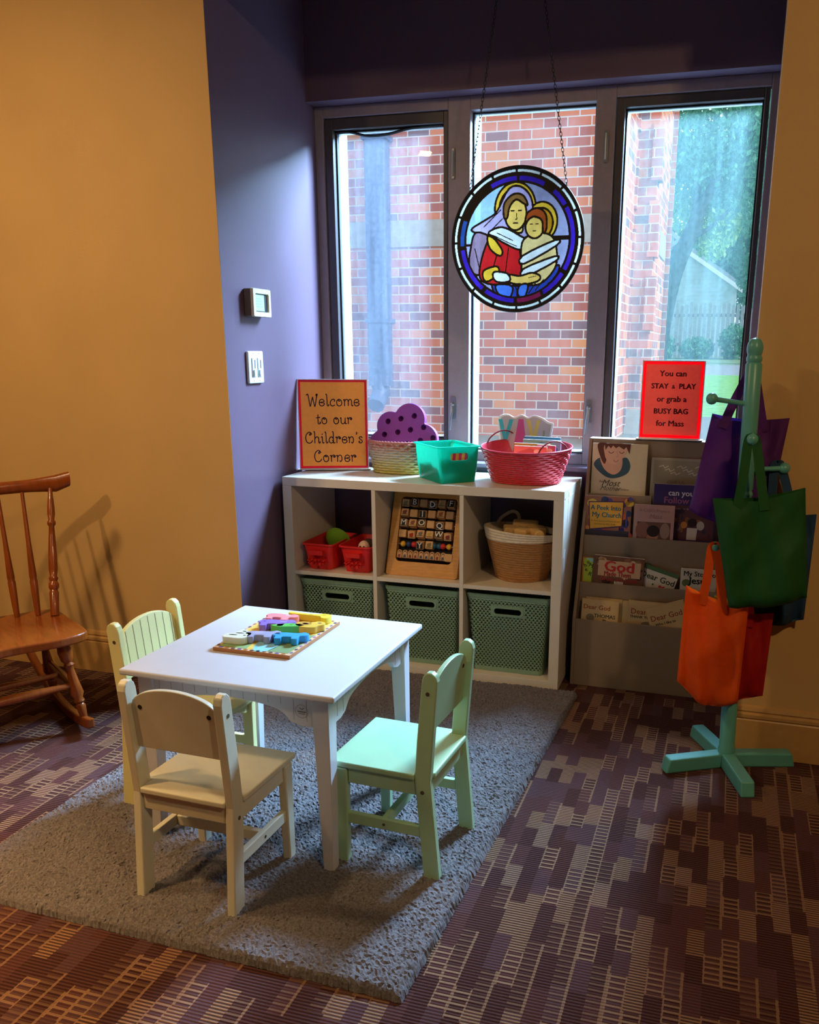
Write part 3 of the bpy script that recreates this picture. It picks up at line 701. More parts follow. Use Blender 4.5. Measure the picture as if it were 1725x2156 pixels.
def letter_block(u, v, kind, tilt):
    x = u0+u; z = v*AH; R = Matrix.Translation((x+c/2, y_in, z)) @ Euler((math.radians(tilt), 0, 0)).to_matrix().to_4x4()
    b = MB(R); h = c/2-.0022
    b.box(-h, h, -h, h, -h, h); o = b.build('letter_block', PALE, ab, bevel=.0015)
    if kind != 'blank':
        a = Art(); q = h*.86
        if kind.startswith('pic'):
            a.rect(-q, q, -q, q, 'c99e72', 1); a.ell(0, -.001, q*.7, q*.6, kind[4:], 2); a.ell(q*.4, q*.4, q*.3, q*.25, kind[4:], 2); a.rect(-q*.9, q*.9, -q*.9, -q*.6, '6a5a3a', 2)
        else:
            a.rect(-q, q, -q, q, '1b191c', 1); a.text(kind, 0, 0, .033, 'd8d2cc', 2, .0004)
        a.build('block_face', o, R @ Matrix.Translation((0, -h, 0)) @ FRONT)
for r_, (row, v) in enumerate(zip(rows, VR)):
    for k, kd in enumerate(row): letter_block(k*(c+.003), v, kd, 0 if kd == 'blank' else random.choice((-14, -6, 8, 16)))
letter_block(2.0*c+.008, VR[4], 'Y', 18); letter_block(3.0*c+.012, VR[4], 'pic:7c6a3a', -4)
for x, cc in ((.020, 'd9a22a'), (.044, '243a66'), (.066, 'c32b2f'), (.150, '23506a'), (.170, '23506a'), (.186, 'c32b2f'), (.211, 'd9a22a')):
    MB().ball((u0+x, y_in, VR[4]*AH), .0118, 14).build('bead', mat('bead_'+cc, cc, .35), ab, smooth=180)
for k in range(9):
    x = u0+.004+k*.0225; z = VR[5]*AH-.016; pts = [(x, z), (x+.02, z)]+arc(x+.01, z+.022, .01, 0, 180, 6)
    o = MB().prism(pts, -.002, .024, 'xz').build('person_tile', PALE, ab, bevel=.001)
    sk, cl = random.choice((('c08a62', '7a3030'), ('8a5a3e', '8a7a30'), ('d0a080', '3c4a66'))); a = Art()
    a.ell(x+.01, z+.021, .006, .007, '3a251b', 1).ell(x+.01, z+.019, .0045, .0055, sk, 2).poly([(x+.004, z+.002), (x+.016, z+.002), (x+.014, z+.013), (x+.006, z+.013)], cl, 1)
    a.build('painted_figure', o, Matrix.Translation((0, -.002, 0)) @ FRONT)
letter_block(.2, VR[5]-.01, 'blank', 0)

# woven baskets
def weave(name, m, par, cx, cy, z0, h, b0, b1, nrow, ncol, amp, th=.005, warp=None, pw=1.0, p=2.0, twist=False, sub=4):
    """open woven basket: superellipse section from half sizes b0 (base) to b1 (rim); over-under ripple"""
    N = ncol*2; rows_ = nrow*sub; out = []
    def pt(t, f, off):
        a, bb = b0[0]+(b1[0]-b0[0])*f**pw+off, b0[1]+(b1[1]-b0[1])*f**pw+off
        ct, st = math.cos(t), math.sin(t); x = a*math.copysign(abs(ct)**(2/p), ct); y = bb*math.copysign(abs(st)**(2/p), st)
        z = z0+h*f+(warp(t)*f if warp else 0); return (cx+x, cy+y, z)
    rings = []
    for i in range(rows_+1):
        f = i/rows_; row = min(i//sub, nrow-1); ph = (i % sub)/sub
        bulge = math.sin(PI*ph)
        rg = []
        for k in range(N):
            t = 2*PI*k/N + (.5*f if twist else 0); s_ = 1 if (k//2+row) % 2 == 0 else -1
            rg.append(pt(t, f, amp*(.5*s_*(1 if k % 2 else .4)+.9*bulge)))
        rings.append(rg)
    inn = [[pt(2*PI*k/N + (.5*(1-i/6) if twist else 0), 1-i/6, -th) for k in range(N)] for i in range(7)]
    for rg in inn[-1:]:
        for k in range(N): rg[k] = (rg[k][0], rg[k][1], z0+.004)
    b = MB(); b.loops(rings+inn); return b.build(name, m, par, smooth=50)
SEAG = newmat('ombre_seagrass'); n = NT(SEAG); z = n.sep(n.coord())[2]
fz = n.math('ADD', n.math('DIVIDE', z, .128), n.math('MULTIPLY', n.math('SUBTRACT', n.noise(n.coord(), 110, 3), .5), 1.1))
n.l.new(n.ramp(fz, [(0, lin('b7ab55')), (.35, lin('b9b183')), (.6, lin('b0a79c')), (.85, lin('b58f80')), (.97, lin('a85a4c'))]), n.b.inputs['Base Color']); n.b.inputs['Roughness'].default_value = .7
sg = thing('seagrass_basket', 'straw basket fading from yellow base to pink rim beside the welcome sign', 'basket', (.395, .285, T))
weave('woven_body', SEAG, sg, 0, 0, .001, .124, (.112, .082), (.136, .098), 12, 36, .0068, p=2.3)
rim = [(.137*math.cos(2*PI*k/120), .099*math.sin(2*PI*k/120), .125+.003*(k % 2)) for k in range(120)]
MB().tube(rim, .0055, 6, True).build('rim', mat('pink_straw_rim', 'b5746a', .7), sg, smooth=80)
# purple foam cloud
cl = thing('foam_cloud', 'purple foam cloud with round holes standing in the straw basket', 'toy', (.398, .285, .800), 0, rot=(math.radians(-7), 0, math.radians(4)))
def cloud_outline():
    cs = [(-.085, .075, .058), (-.052, .150, .058), (.028, .178, .064), (.083, .100, .062), (.0, .09, .08)]
    pts = []
    for k in range(150):
        a_ = 2*PI*k/150; d = Vector((math.cos(a_), math.sin(a_))); best = 0
        for (x, y, r) in cs:
            q = Vector((x, y-.10)); bq = d.dot(q); dd = bq*bq-(q.length_squared-r*r)
            if dd > 0: best = max(best, bq+math.sqrt(dd))
        p_ = d*best+Vector((0, .10)); pts.append((p_.x, max(p_.y, .0)))
    return pts
o = MB().prism(cloud_outline(), -.017, .017, 'xz').build('cloud_block', mat('purple_foam', '8a3f9e', .6, .3, .05, 60), cl, bevel=.004)
c_ = MB()
for px, pz in ((-.062, .168), (-.008, .180), (.048, .192), (-.076, .115), (-.020, .126), (.033, .137), (.088, .148), (.076, .095), (.128, .107), (-.09, .062), (-.036, .072), (.02, .08)): c_.prism(arc(px, pz, .0115, 0, 345, 15), -.03, .03 if (px, pz) == (.02, .08) else .008, 'xz')
cut(o, c_)
# teal bin, turned 42 degrees
TEAL = translucent('teal_clear_plastic', '14b89a', .45, '2fdcc0'); NT(TEAL).b.inputs['Roughness'].default_value = .2
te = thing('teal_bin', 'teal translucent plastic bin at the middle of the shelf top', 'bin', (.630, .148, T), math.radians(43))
def rr(w, d, z): return [(p[0], p[1], z) for p in rrect(-w/2, w/2, -d/2, d/2, .014, 4)]
b = MB(); b.loops([rr(.146, .212, .001), rr(.160, .222, .06), rr(.170, .228, .132), rr(.182, .240, .132), rr(.184, .242, .137), rr(.170, .228, .138), rr(.166, .224, .134), rr(.156, .218, .06), rr(.142, .208, .004)])
o = b.build('bin_shell', TEAL, te, smooth=40); o.data['note'] = 0; del o.data['note']
cut(o, MB().prism(rrect(-.036, .036, .086, .113, .009, 4), -.16, -.10, 'xz'))
fl = thing('striped_card', 'orange and pink striped card showing through the teal bin slot', 'card', (0, 0, 0)); fl.parent = None
fl.location = te.location; fl.rotation_euler = te.rotation_euler
MB().box(-.05, .05, -.0995, -.0965, .062, .116).build('card', paper('f2efe9'), fl)
a = Art()
for k, cc in enumerate(('f2603a', 'f7a23a', 'e0305a', 'f59a2e', 'e8336a', 'f7b04a', 'ea3a55', 'f28a2a')): a.poly([(-.05+k*.0125, .063), (-.0375+k*.0125, .063), (-.032+k*.0125, .115), (-.0445+k*.0125, .115)], cc, 1)
a.build('stripes', fl, Matrix.Translation((0, -.0995, 0)) @ FRONT)
pp = MB(Matrix.Translation((.642, .162, T+.098)) @ Euler((.1, -.06, .5)).to_matrix().to_4x4()); pp.box(-.066, .066, -.05, .05, 0, .002)
tag(pp.build('printed_sheet', paper('b9c8cc')), 'printed paper lying on top inside the teal bin', 'paper')
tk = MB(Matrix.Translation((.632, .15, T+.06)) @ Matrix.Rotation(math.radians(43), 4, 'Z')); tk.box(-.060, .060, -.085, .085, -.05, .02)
tag(tk.build('card_box', mat('teal_shaded_box', '4d8f86', .7), bevel=.004), 'box of cards filling the teal bin', 'box')  # filler box; shade inside the bin put into its duller teal
# red basket with handles
RB = mat('red_woven_paint', 'd43a48', .35, .55, .12, 90)
rb = thing('red_basket', 'red painted woven basket with two loop handles', 'basket', (.935, .185, T))
wp = lambda t: .012*math.sin(t)
weave('woven_body', RB, rb, 0, 0, .001, .133, (.128, .10), (.172, .148), 15, 40, .0036, warp=wp, twist=True, pw=.9)
MB().tube([(.173*math.cos(2*PI*k/64), .149*math.sin(2*PI*k/64), .134+wp(2*PI*k/64)) for k in range(64)], .0042, 6, True).build('rim', mat('red_rim', 'c23446', .4), rb, smooth=80)
def handle(t0, t1, up):
    pa, pb = [Vector((.172*math.cos(t), .148*math.sin(t), .13+wp(t))) for t in (t0, t1)]
    pts = [tuple(pa.lerp(pb, k/12)+Vector((0, 0, up*math.sin(PI*k/12)**.6))) for k in range(13)]
    MB().tube(pts, .0027, 6).build('handle', mat('dark_red_handle', '8a2236', .4), rb, smooth=80)
handle(math.radians(-65), math.radians(-15), .043); handle(math.radians(165), math.radians(112), .046)
# books inside the red basket
for k, (x, y, w, h, cc, ct, rz, lab) in enumerate([(.985, .235, .145, .155, '4d7f8c', '2c5c78', -6, 'blue-green picture book standing at the back of the red basket'), (.990, .205, .15, .147, '8aa0c0', '5a74b0', -5, 'pale blue picture book second from the back in the red basket'), (.960, .165, .14, .136, 'b8903a', '6a5a3a', -5, 'ochre picture book in front of the blue books in the red basket'), (.965, .125, .125, .130, 'e08a74', 'c06a58', -2, 'salmon pink picture book nearest the rim of the red basket'), (1.02, .142, .075, .134, 'c05a78', '7a4a9a', -12, 'magenta and purple picture book at the right of the red basket')]):
    t = thing('picture_book', lab, 'book', (x, y, T+.012), math.radians(rz), 'books in the red basket')
    MB().box(-w/2, w/2, -.004, .004, 0, h).build('cover', paper(cc), t, bevel=.001); MB().box(-w/2+.002, w/2-.0, -.0028, .0028, h-.001, h+.0006).build('pages', paper('ece6da'), t)
    a = Art(); a.poly([(-w/2+.01, h*.82), (0, h*.95), (w/2-.01, h*.8), (w/2-.01, h*.7), (-w/2+.01, h*.72)], ct, 1); a.ell(w*.2, h*.86, .012, .008, 'f0d8b0', 2); a.build('cover_picture', t, Matrix.Translation((0, -.004, 0)) @ FRONT)
# YAY sign
ya = thing('yay_sign', 'white cut-out YAY sign with coloured letters behind the red basket rim', 'sign', (.905, .30, .80), math.radians(3), rot=(math.radians(-6), 0, math.radians(3)))
top = smooth_open([(-.115, .185), (-.105, .205), (-.075, .21), (-.05, .20), (-.02, .21), (.005, .20), (.03, .208), (.06, .20), (.085, .185), (.105, .18)], 5)
MB().prism([(-.09, 0), (.085, 0), (.105, .175)]+list(reversed(top))+[(-.115, .18)], -.008, .008, 'xz').build('board', mat('white_board_edge', 'eef0f2', .5), ya, bevel=.002)
a = Art(); a.poly([(-.084, .01), (.08, .01), (.097, .168)]+[(p[0]*.94, p[1]-.007) for p in reversed(top)], 'b9b4bc', 1)
for (x, s, cc) in ((-.082, 1, '3fb2c8'), (.028, .9, 'cfc06a')):
    a.poly([(x-.030*s, .19), (x-.014*s, .19), (x, .135), (x+.014*s, .19), (x+.030*s, .19), (x+.010, .115), (x+.010, .03), (x-.008, .03), (x-.008, .115)], cc, 2)
a.poly([(-.055, .03), (-.037, .03), (-.026, .10), (-.016, .10), (-.006, .03), (.012, .03), (-.012, .192), (-.032, .192)], 'c4569a', 2); a.rect(.066, .074, .03, .15, '9a9a8a', 2)
a.build('letters', ya, Matrix.Translation((0, -.008, 0)) @ FRONT)

# acrylic sign holders
ACR = newmat('clear_acrylic'); n = NT(ACR); tr = n.node('ShaderNodeBsdfTransparent'); gl = n.node('ShaderNodeBsdfGlossy'); gl.inputs['Roughness'].default_value = .03
fr_ = n.node('ShaderNodeFresnel'); fr_.inputs[0].default_value = 1.4; mx = n.node('ShaderNodeMixShader'); n.l.new(n.math('MULTIPLY', fr_.outputs[0], .8), mx.inputs[0]); n.l.new(tr.outputs[0], mx.inputs[1]); n.l.new(gl.outputs[0], mx.inputs[2]); n.l.new(mx.outputs[0], n.out.inputs[0])
ACE = mat('bright_acrylic_edge', 'eef4f6', .25, .5)
def BO(i, w, z0, h): return [(i, z0+i), (w-i, z0+i), (w-i, z0+h-i), (i, z0+h-i)]
def sign_holder(name, label, loc, rz, w, h, border, field, bw, tilt=-5):
    t = thing(name, label, 'sign', loc, rot=(math.radians(tilt), 0, rz)); z0 = .008
    MB().box(bw, w-bw, 0, .0012, z0+bw, z0+h-bw).build('printed_sheet', translucent('sheet_'+field, field, .42), t)
    MB().loops([[(p[0], y_, p[1]) for p in q] for y_, q in ((0, BO(0, w, z0, h)), (0, BO(bw, w, z0, h)), (.0012, BO(bw, w, z0, h)), (.0012, BO(0, w, z0, h)), (0, BO(0, w, z0, h)))], False, False).build('printed_border', translucent('border_'+border, border, .42), t)
    MB().add([(-.002, -.003, z0), (w+.002, -.003, z0), (w+.002, -.003, z0+h), (-.002, -.003, z0+h)], [(0, 1, 2, 3)]).build('acrylic_front', ACR, t, fix=False)
    b = MB(); b.box(-.0035, 0, -.003, .0035, z0, z0+h+.003).box(w, w+.0035, -.003, .0035, z0, z0+h+.003).box(-.0035, w+.0035, -.003, .0035, z0+h, z0+h+.003)
    b.box(-.0035, w+.0035, -.003, .0035, z0-.004, z0); b.box(-.012, w+.012, -.03, .05, .0015, .0045); b.box(-.0035, w+.0035, -.004, .004, .0045, z0-.004)
    b.build('holder', ACE, t, bevel=.0008)
    return t, z0
GL = {  # curly hand lettering, strokes in a unit em (x to the right, baseline 0, x-height .55, cap 1)
 'W': (1.02, [[(0, .93), (.08, 1.0), (.16, .93), (.3, .05), (.36, .05), (.52, .68), (.56, .68), (.7, .02), (.76, .05), (.92, .86), (.98, .98), (.9, 1.02), (.85, .93), (.91, .88)]]),
 'e': (.56, [[(.05, .3), (.42, .34), (.46, .48), (.3, .58), (.12, .5), (.05, .28), (.12, .06), (.3, .0), (.45, .08), (.5, .2), (.42, .22)], [(.2, .28), (.3, .34), (.3, .24)]]),
 'l': (.30, [[(.02, 1.0), (.1, .98), (.13, .5), (.13, .12), (.2, .0), (.28, .06), (.26, .14)]]),
 'c': (.52, [[(.42, .4), (.46, .5), (.34, .58), (.16, .5), (.06, .28), (.12, .06), (.28, .0), (.44, .08)]]),
 'o': (.60, [[(.28, .58), (.1, .48), (.05, .26), (.14, .05), (.3, .0), (.46, .1), (.5, .32), (.42, .5), (.26, .58), (.2, .5), (.28, .42), (.34, .46)]]),
 'm': (.84, [[(.0, .5), (.06, .56), (.1, .48), (.1, .0)], [(.1, .36), (.2, .54), (.34, .56), (.42, .42), (.42, .02)], [(.42, .36), (.52, .54), (.64, .56), (.72, .42), (.72, .1), (.78, .0), (.84, .06)]]),
 't': (.42, [[(.16, .86), (.16, .14), (.24, .0), (.36, .04), (.38, .14), (.3, .16)], [(.0, .56), (.34, .6)]]),
 'u': (.62, [[(.02, .5), (.08, .57), (.1, .4), (.1, .14), (.22, .0), (.38, .06), (.48, .24)], [(.48, .56), (.48, .1), (.54, .0), (.6, .04)]]),
 'r': (.50, [[(.0, .5), (.06, .56), (.1, .46), (.1, .0)], [(.1, .36), (.2, .54), (.34, .58), (.44, .48), (.38, .38), (.3, .44), (.36, .5)]]),
 'C': (.72, [[(.5, .78), (.42, .72), (.42, .84), (.54, .9), (.58, .8), (.48, .98), (.3, .98), (.1, .76), (.04, .42), (.14, .1), (.36, .0), (.56, .08), (.64, .24)]]),
 'h': (.64, [[(.02, 1.02), (.1, .98), (.1, 0)], [(.1, .34), (.22, .54), (.38, .56), (.46, .42), (.46, .12), (.52, .0), (.6, .06), (.56, .14)]]),
 'i': (.28, [[(.02, .52), (.1, .58), (.12, .14), (.18, .0), (.27, .06)], [(.1, .78), (.12, .86)]]),
 'd': (.62, [[(.44, .4), (.32, .56), (.14, .5), (.05, .26), (.14, .04), (.3, .02), (.44, .18), (.34, .26)], [(.36, 1.02), (.44, .98), (.45, .12), (.5, .0), (.6, .06)]]),
 'n': (.64, [[(.0, .5), (.06, .56), (.1, .46), (.1, .0)], [(.1, .36), (.22, .54), (.38, .56), (.48, .4), (.46, .1), (.36, .0), (.3, .08)]]),
 's': (.44, [[(.36, .48), (.26, .58), (.1, .52), (.1, .4), (.3, .26), (.36, .12), (.24, .0), (.08, .04), (.06, .14), (.14, .14)]]),
 "'": (.20, [[(.08, 1.0), (.12, .9), (.06, .8)]]), ' ': (.42, [])}
def curly(a, s, cx, y, size, c, w):
    tot = sum(GL[ch][0]+.05 for ch in s)*size; x = cx-tot/2
    for ch in s:
        adv, st = GL[ch]
        for p in st: a.stroke(smooth_open([(x+q[0]*size, y+q[1]*size) for q in p], 5), w, c, 3)
        x += (adv+.05)*size
sg1, z0 = sign_holder('welcome_sign', 'orange sign in a clear stand reading Welcome to our Children\'s Corner', (-.018, .196, T), math.radians(23), .276, .356, 'e8345c', 'eaae6a', .0085)
a = Art(); w, h = .276, .356
curly(a, 'Welcome', w*.51, .252, .046, '4a3560', .0040); curly(a, 'to our', w*.52, .180, .043, '43305a', .0040); curly(a, "Children's", w*.51, .102, .044, '43305a', .0040); curly(a, 'Corner', w*.52, .026, .046, '4a3a6e', .0040)
a.build('lettering', sg1, Matrix.Translation((0, -.0006, z0)) @ FRONT)
sg2, z0 = sign_holder('busy_bag_sign', 'red sign in a clear stand reading You can Stay and Play on the bookshelf top', (1.338, .352, .9265), math.radians(1), .221, .281, 'ff2840', 'd06a58', .011, -2)
a = Art(); w, h = .221, .281
TX = '6a2238'
for s_t, y, size in (('You can', .236, .030), ('or grab a', .143, .030), ('for Mass', .053, .030)): a.text(s_t, w/2, y, size, TX, 2, .0010, maxw=.13)
a.text('STAY', w*.29, .190, .027, TX, 2, .0012, maxw=.075); a.text('&', w*.515, .188, .02, TX, 2, .0006); a.text('PLAY', w*.745, .190, .027, TX, 2, .0012, maxw=.075); a.text('BUSY BAG', w/2, .098, .028, TX, 2, .0012, maxw=.155)
a.build('lettering', sg2, Matrix.Translation((0, -.0006, z0)) @ FRONT)

# rope basket with blocks
ROPE = mat('jute_rope', 'a8784c', .85, .15, .22, 45, .5, 120, stretch=(1, 1, 5)); ROPEW = mat('white_cotton_rope', 'dccbb4', .85, .15, .1, 80, .4, 160)
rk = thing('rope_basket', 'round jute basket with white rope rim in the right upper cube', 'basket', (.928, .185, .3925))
def coil(z0, z1, r0, r1, n_, m, nm):
    rings = []
    for i in range(n_*4+1):
        f = i/(n_*4); ph = (i % 4)/4; r = r0+(r1-r0)*f+.0022*math.sin(PI*ph)
        z = z0+(z1-z0)*f; rings.append([(r*1.03*math.cos(2*PI*k/56), r*.93*math.sin(2*PI*k/56), z+.012*(f if z0 > .1 else z/.2)*math.cos(2*PI*k/56+2.6)) for k in range(56)])
    inn = [[(p[0]*.965, p[1]*.965, p[2]) for p in rings[-1]], [(p[0]*.965, p[1]*.965, p[2]) for p in rings[0]]]
    b = MB(); b.loops(rings+inn, False, False); return b.build(nm, m, rk, smooth=50)
coil(.0, .158, .098, .138, 17, ROPE, 'jute_body'); coil(.158, .192, .138, .146, 4, ROPEW, 'white_rim')
MB().lathe([(.099, .001), (.099, .006), (.0, .006)], 40).build('base', ROPE, rk)
MB().tube(smooth_open([(-.125, .07, .175), (-.11, .085, .21), (-.07, .105, .236), (-.045, .115, .222), (-.04, .118, .175)], 5), .007, 8).build('handle', ROPEW, rk, smooth=80)
MB().tube(smooth_open([(.128, -.045, .165), (.142, -.03, .186), (.140, .0, .19), (.142, .03, .17)], 5), .007, 8).build('handle', ROPEW, rk, smooth=80)
MB().lathe([(.001, .03), (.098, .03), (.108, .12), (.001, .12)], 30).build('lining', mat('shaded_lining', '6a5642', .9), rk)  # lining colour darkened to hold the basket's inner shade
BLW = mat('natural_block_wood', 'd6ac70', .5, .3, .1, 30, stretch=(1, 5, 5))
for (x, y, zz, sx, sy, sz, rx, rz, lab) in ((.885, .17, .570, .06, .05, .05, 8, 20, 'square wooden block at the left of the rope basket'), (.940, .130, .572, .055, .05, .05, 5, -12, 'wooden block at the middle front of the rope basket'), (.985, .165, .578, .07, .05, .045, 6, 30, 'wooden block at the right of the rope basket'), (.93, .225, .582, .1, .05, .05, 10, 10, 'long wooden block at the back of the rope basket')):
    o = MB().box(-sx/2, sx/2, -sy/2, sy/2, -sz/2, sz/2).build('wooden_block', BLW, bevel=.009, seg=3); o.location = (x, y, zz); o.rotation_euler = (math.radians(rx), .05, math.radians(rz)); tag(o, lab, 'block', 'wooden blocks in the rope basket')
o = MB(Matrix.Rotation(PI/2, 4, 'X')).lathe([(.018, -.03), (.021, -.027), (.021, .027), (.018, .03)], 20).build('wooden_cylinder', BLW, smooth=40); o.location = (1.002, .118, .578); o.rotation_euler = (0, 0, .5); tag(o, 'wooden cylinder block at the front right of the rope basket', 'block')

# ------------------------------------------------------------------ bookshelf with books
BSM = mat('beige_laminate', '85705a', .55, .3, .03, 20)
bs = thing('book_display', 'beige tiered book display beside the cube shelf', 'bookcase', (0, 0, 0))
XL, XR = 1.150, 1.700
prof = [(.10, 0), (.10, .267), (.16, .398), (.22, .570), (.28, .722), (.335, .926), (.40, .926), (.40, 0)]
MB().prism(prof, XL, XL+.012, 'yz').build('side_panel', BSM, bs, bevel=.001); MB().prism(prof, XR-.012, XR, 'yz').build('side_panel', BSM, bs, bevel=.001)
for (y, zb, zt) in ((.10, 0, .265), (.16, .16, .396), (.22, .3, .568), (.28, .46, .720)): MB().box(XL+.0122, XR-.0122, y, y+.010, zb, zt).build('tier_panel', BSM, bs, bevel=.001)
for (y, zb) in ((.111, .2), (.171, .30), (.231, .50), (.291, .655)): MB().box(XL+.0122, XR-.0122, y, y+.048, zb, zb+.008).build('tier_ledge', BSM, bs)
MB().box(XL+.0122, XR-.0122, .335, .40, .0, .9255).build('back_board', BSM, bs, bevel=.002)
def book(name, label, cat, x0, x1, zb, zt, y, cover, rot=0, th=.008, group='books in the display'):
    """stands on its tier; local frame: u from left edge, v from the bottom"""
    t = thing(name, label, cat, (x0, y, zb), rot=(math.radians(-4), math.radians(rot), 0), group=group); w, h = x1-x0, zt-zb
    MB().box(0, w, 0, th, 0, h).build('cover', paper(cover), t, bevel=.0008)
    if th > .004: MB().box(.002, w-.0015, .0018, th-.0018, h-.0012, h+.0005).build('pages', paper('ded4c2'), t)
    return t, w, h
P0 = FRONT
t, w, h = book('picture_book', 'grey-cream book showing a girl with closed eyes', 'book', 1.166, 1.376, .664, .910, .305, 'c6b595')
a = Art(); B = .062
hair, skin, sk2, tea = '5a3226', 'c99a80', 'b07a62', '38505a'
a.poly(smooth_closed([(.008, B+.10), (.05, B+.06), (.09, B+.052), (.135, B+.07), (.148, B+.10), (.135, B+.13), (.115, B+.128), (.10, B+.10), (.06, B+.105), (.03, B+.128)], 5), tea, 1)
a.poly(smooth_closed([(.03, B+.13), (.05, B+.085), (.085, B+.066), (.112, B+.085), (.116, B+.125), (.1, B+.15), (.045, B+.16)], 5), skin, 2)
a.poly(smooth_closed([(.02, B+.182), (.028, B+.14), (.05, B+.105), (.06, B+.16), (.06, B+.182)], 4), hair, 3)
a.poly(smooth_closed([(.05, B+.181), (.048, B+.14), (.06, B+.118), (.085, B+.105), (.108, B+.118), (.13, B+.15), (.132, B+.181)], 5), 'cfa084', 4)
a.poly([(.045, B+.184), (.05, B+.158), (.06, B+.175), (.07, B+.165), (.078, B+.176), (.09, B+.166), (.1, B+.174), (.12, B+.162), (.128, B+.172), (.142, B+.145), (.145, B+.184)], hair, 5)
a.stroke(arc(.072, B+.157, .010, 200, 340, 6), .0022, '3a241e', 5).stroke(arc(.112, B+.157, .009, 200, 340, 6), .0022, '3a241e', 5).stroke([(.093, B+.155), (.099, B+.136), (.092, B+.133)], .0016, sk2, 5).stroke(arc(.092, B+.124, .009, 190, 350, 6), .0025, 'a85a50', 5)
a.text('the', .040, B+.038, .012, '4a4038', 5); a.text('Most', .075, B+.032, .034, '3f3832', 5, shear=.4); a.text('Mother', .075, B+.012, .026, '5a5048', 5, shear=.4); a.text('for children', .125, B+.010, .010, '4a4038', 5)
a.build('cover_picture', t, P0)
t, w, h = book('picture_book', 'grey book of prayers with pale birds partly behind the purple bag', 'book', 1.392, 1.590, .664, .862, .310, 'a39680')
a = Art(); a.rect(.01, .19, .10, .19, '94886f', 1)
for k in range(7):
    x, y = .03+.022*k, .165-.012*(k % 3); a.stroke([(x, y), (x+.014, y+.006), (x+.02, y-.004), (x+.034, y+.004)], .003, 'd0c4ac', 2)
a.text('GIVE US', .095, .108, .018, '6a5f4a', 3); a.text('THIS DAY', .095, .090, .018, '6a5f4a', 3); a.build('cover_picture', t, P0)
t, w, h = book('picture_book', 'purple book reading can you behind the purple bag', 'book', 1.412, 1.640, .508, .772, .250, '3a2a5c', th=.01)
a = Art(); a.rect(.004, .224, .06, .188, '5a3238', 1); a.text('can you', .10, .232, .030, 'd8d0d8', 2, .0006); a.text('Follow me', .11, .204, .034, '9a5a78', 2, .0006); a.text('written for children', .115, .175, .010, 'b0a0b0', 2)
for k in range(26): a.ell(.01+.21*random.random(), .06+.12*random.random(), .004+.008*random.random(), .006+.008*random.random(), random.choice(('7a5a5a', '4a2a3a', '8a5a3a', '3a3040')), 2)
a.ell(.148, .125, .017, .016, '2c1c18', 3); a.poly([(.13, .06), (.165, .06), (.168, .105), (.13, .105)], 'c8b8ac', 3); a.ell(.178, .115, .014, .017, 'b4a69c', 3); a.ell(.118, .115, .012, .013, 'c07a34', 3); a.build('cover_picture', t, P0)
t, w, h = book('picture_book', 'grey-brown book peeping above the Peek Into My Church book', 'book', 1.238, 1.404, .508, .722, .262, '8b7a62')
t, w, h = book('picture_book', 'colourful book titled A Peek Into My Church', 'book', 1.153, 1.334, .508, .716, .243, '8d5a46')
a = Art(); O = .05
for k in range(30): a.ell(.006+.17*random.random(), O+.005+.15*random.random(), .008+.012*random.random(), .008+.014*random.random(), random.choice(('b8562e', '4a3a78', 'c8a43c', 'd08a4a', '2e3a5a', 'a84a3a')), 1)
a.rect(.004, .175, O, O+.028, '3a3440', 2)
a.poly([(.016, O+.136), (.152, O+.142), (.150, O+.044), (.024, O+.026)], '41284a', 3); a.poly([(.020, O+.132), (.148, O+.138), (.146, O+.048), (.027, O+.031)], 'd49a34', 4)
a.text('A Peek Into', .084, O+.113, .026, '2b5a66', 5, .0007, maxw=.115); a.text('My Church', .088, O+.086, .027, '2b5a66', 5, .0007, maxw=.11); a.text('By Mary Garcia and Monica Brown', .085, O+.063, .009, '6a4a1c', 5, maxw=.11); a.text('Illustrated by Mary Smith', .083, O+.051, .008, '6a4a1c', 5, maxw=.08)
a.poly([(.160, O+.04), (.168, O+.04), (.166, O+.095), (.164, O+.11), (.161, O+.095)], '3a3a7a', 4); a.build('cover_picture', t, P0)
t, w, h = book('picture_book', 'dusty pink book with a photograph of two children', 'book', 1.345, 1.495, .508, .694, .232, 'b58a80', th=.006)
a = Art(); a.rect(.014, .138, .0, .122, '6e4a40', 1); a.ell(.035, .09, .026, .032, '8a5a4a', 2); a.ell(.075, .088, .024, .022, '2c1c1c', 3); a.ell(.072, .068, .022, .022, 'b07a64', 2); a.ell(.118, .09, .018, .03, '9a7a6a', 2)
a.text('A Child\'s Prayers', .075, .165, .018, '9a6e68', 3, maxw=.11); a.text('Mass', .08, .143, .024, '9a6e68', 3, shear=.3); a.build('cover_picture', t, P0)
t, w, h = book('picture_book', 'yellow and green lettered card at the left of the third tier', 'book', 1.164, 1.235, .309, .487, .186, 'b9743a', th=.003)
a = Art(); K = .028; a.poly([(.006, K+.145), (.068, K+.145), (.068, K+.055), (.006, K+.055)], 'a7c040', 1); a.poly([(.012, K+.147), (.068, K+.147), (.068, K+.112)], '8fd0c8', 2)
for ch, x, y, r in (('u', .022, .132, .3), ('M', .034, .118, -.4), ('e', .016, .102, .2), ('R', .032, .085, -.3), ('h', .012, .118, .5)): a.text(ch, x, y+K, .022, '32402a', 3, .0004, rot=r)
a.build('cover_picture', t, P0)
t, w, h = book('picture_book', 'brown and red book titled God made', 'book', 1.203, 1.396, .312, .500, .178, '6e4834', rot=1.5, th=.012)
a = Art(); K = .026
for k in range(26): a.ell(.01+.17*random.random(), K+.06+.09*random.random(), .01+.01*random.random(), .006+.01*random.random(), random.choice(('c89a70', '3a2418', '8a5a3c', 'd8b48a', '5a3a28')), 1)
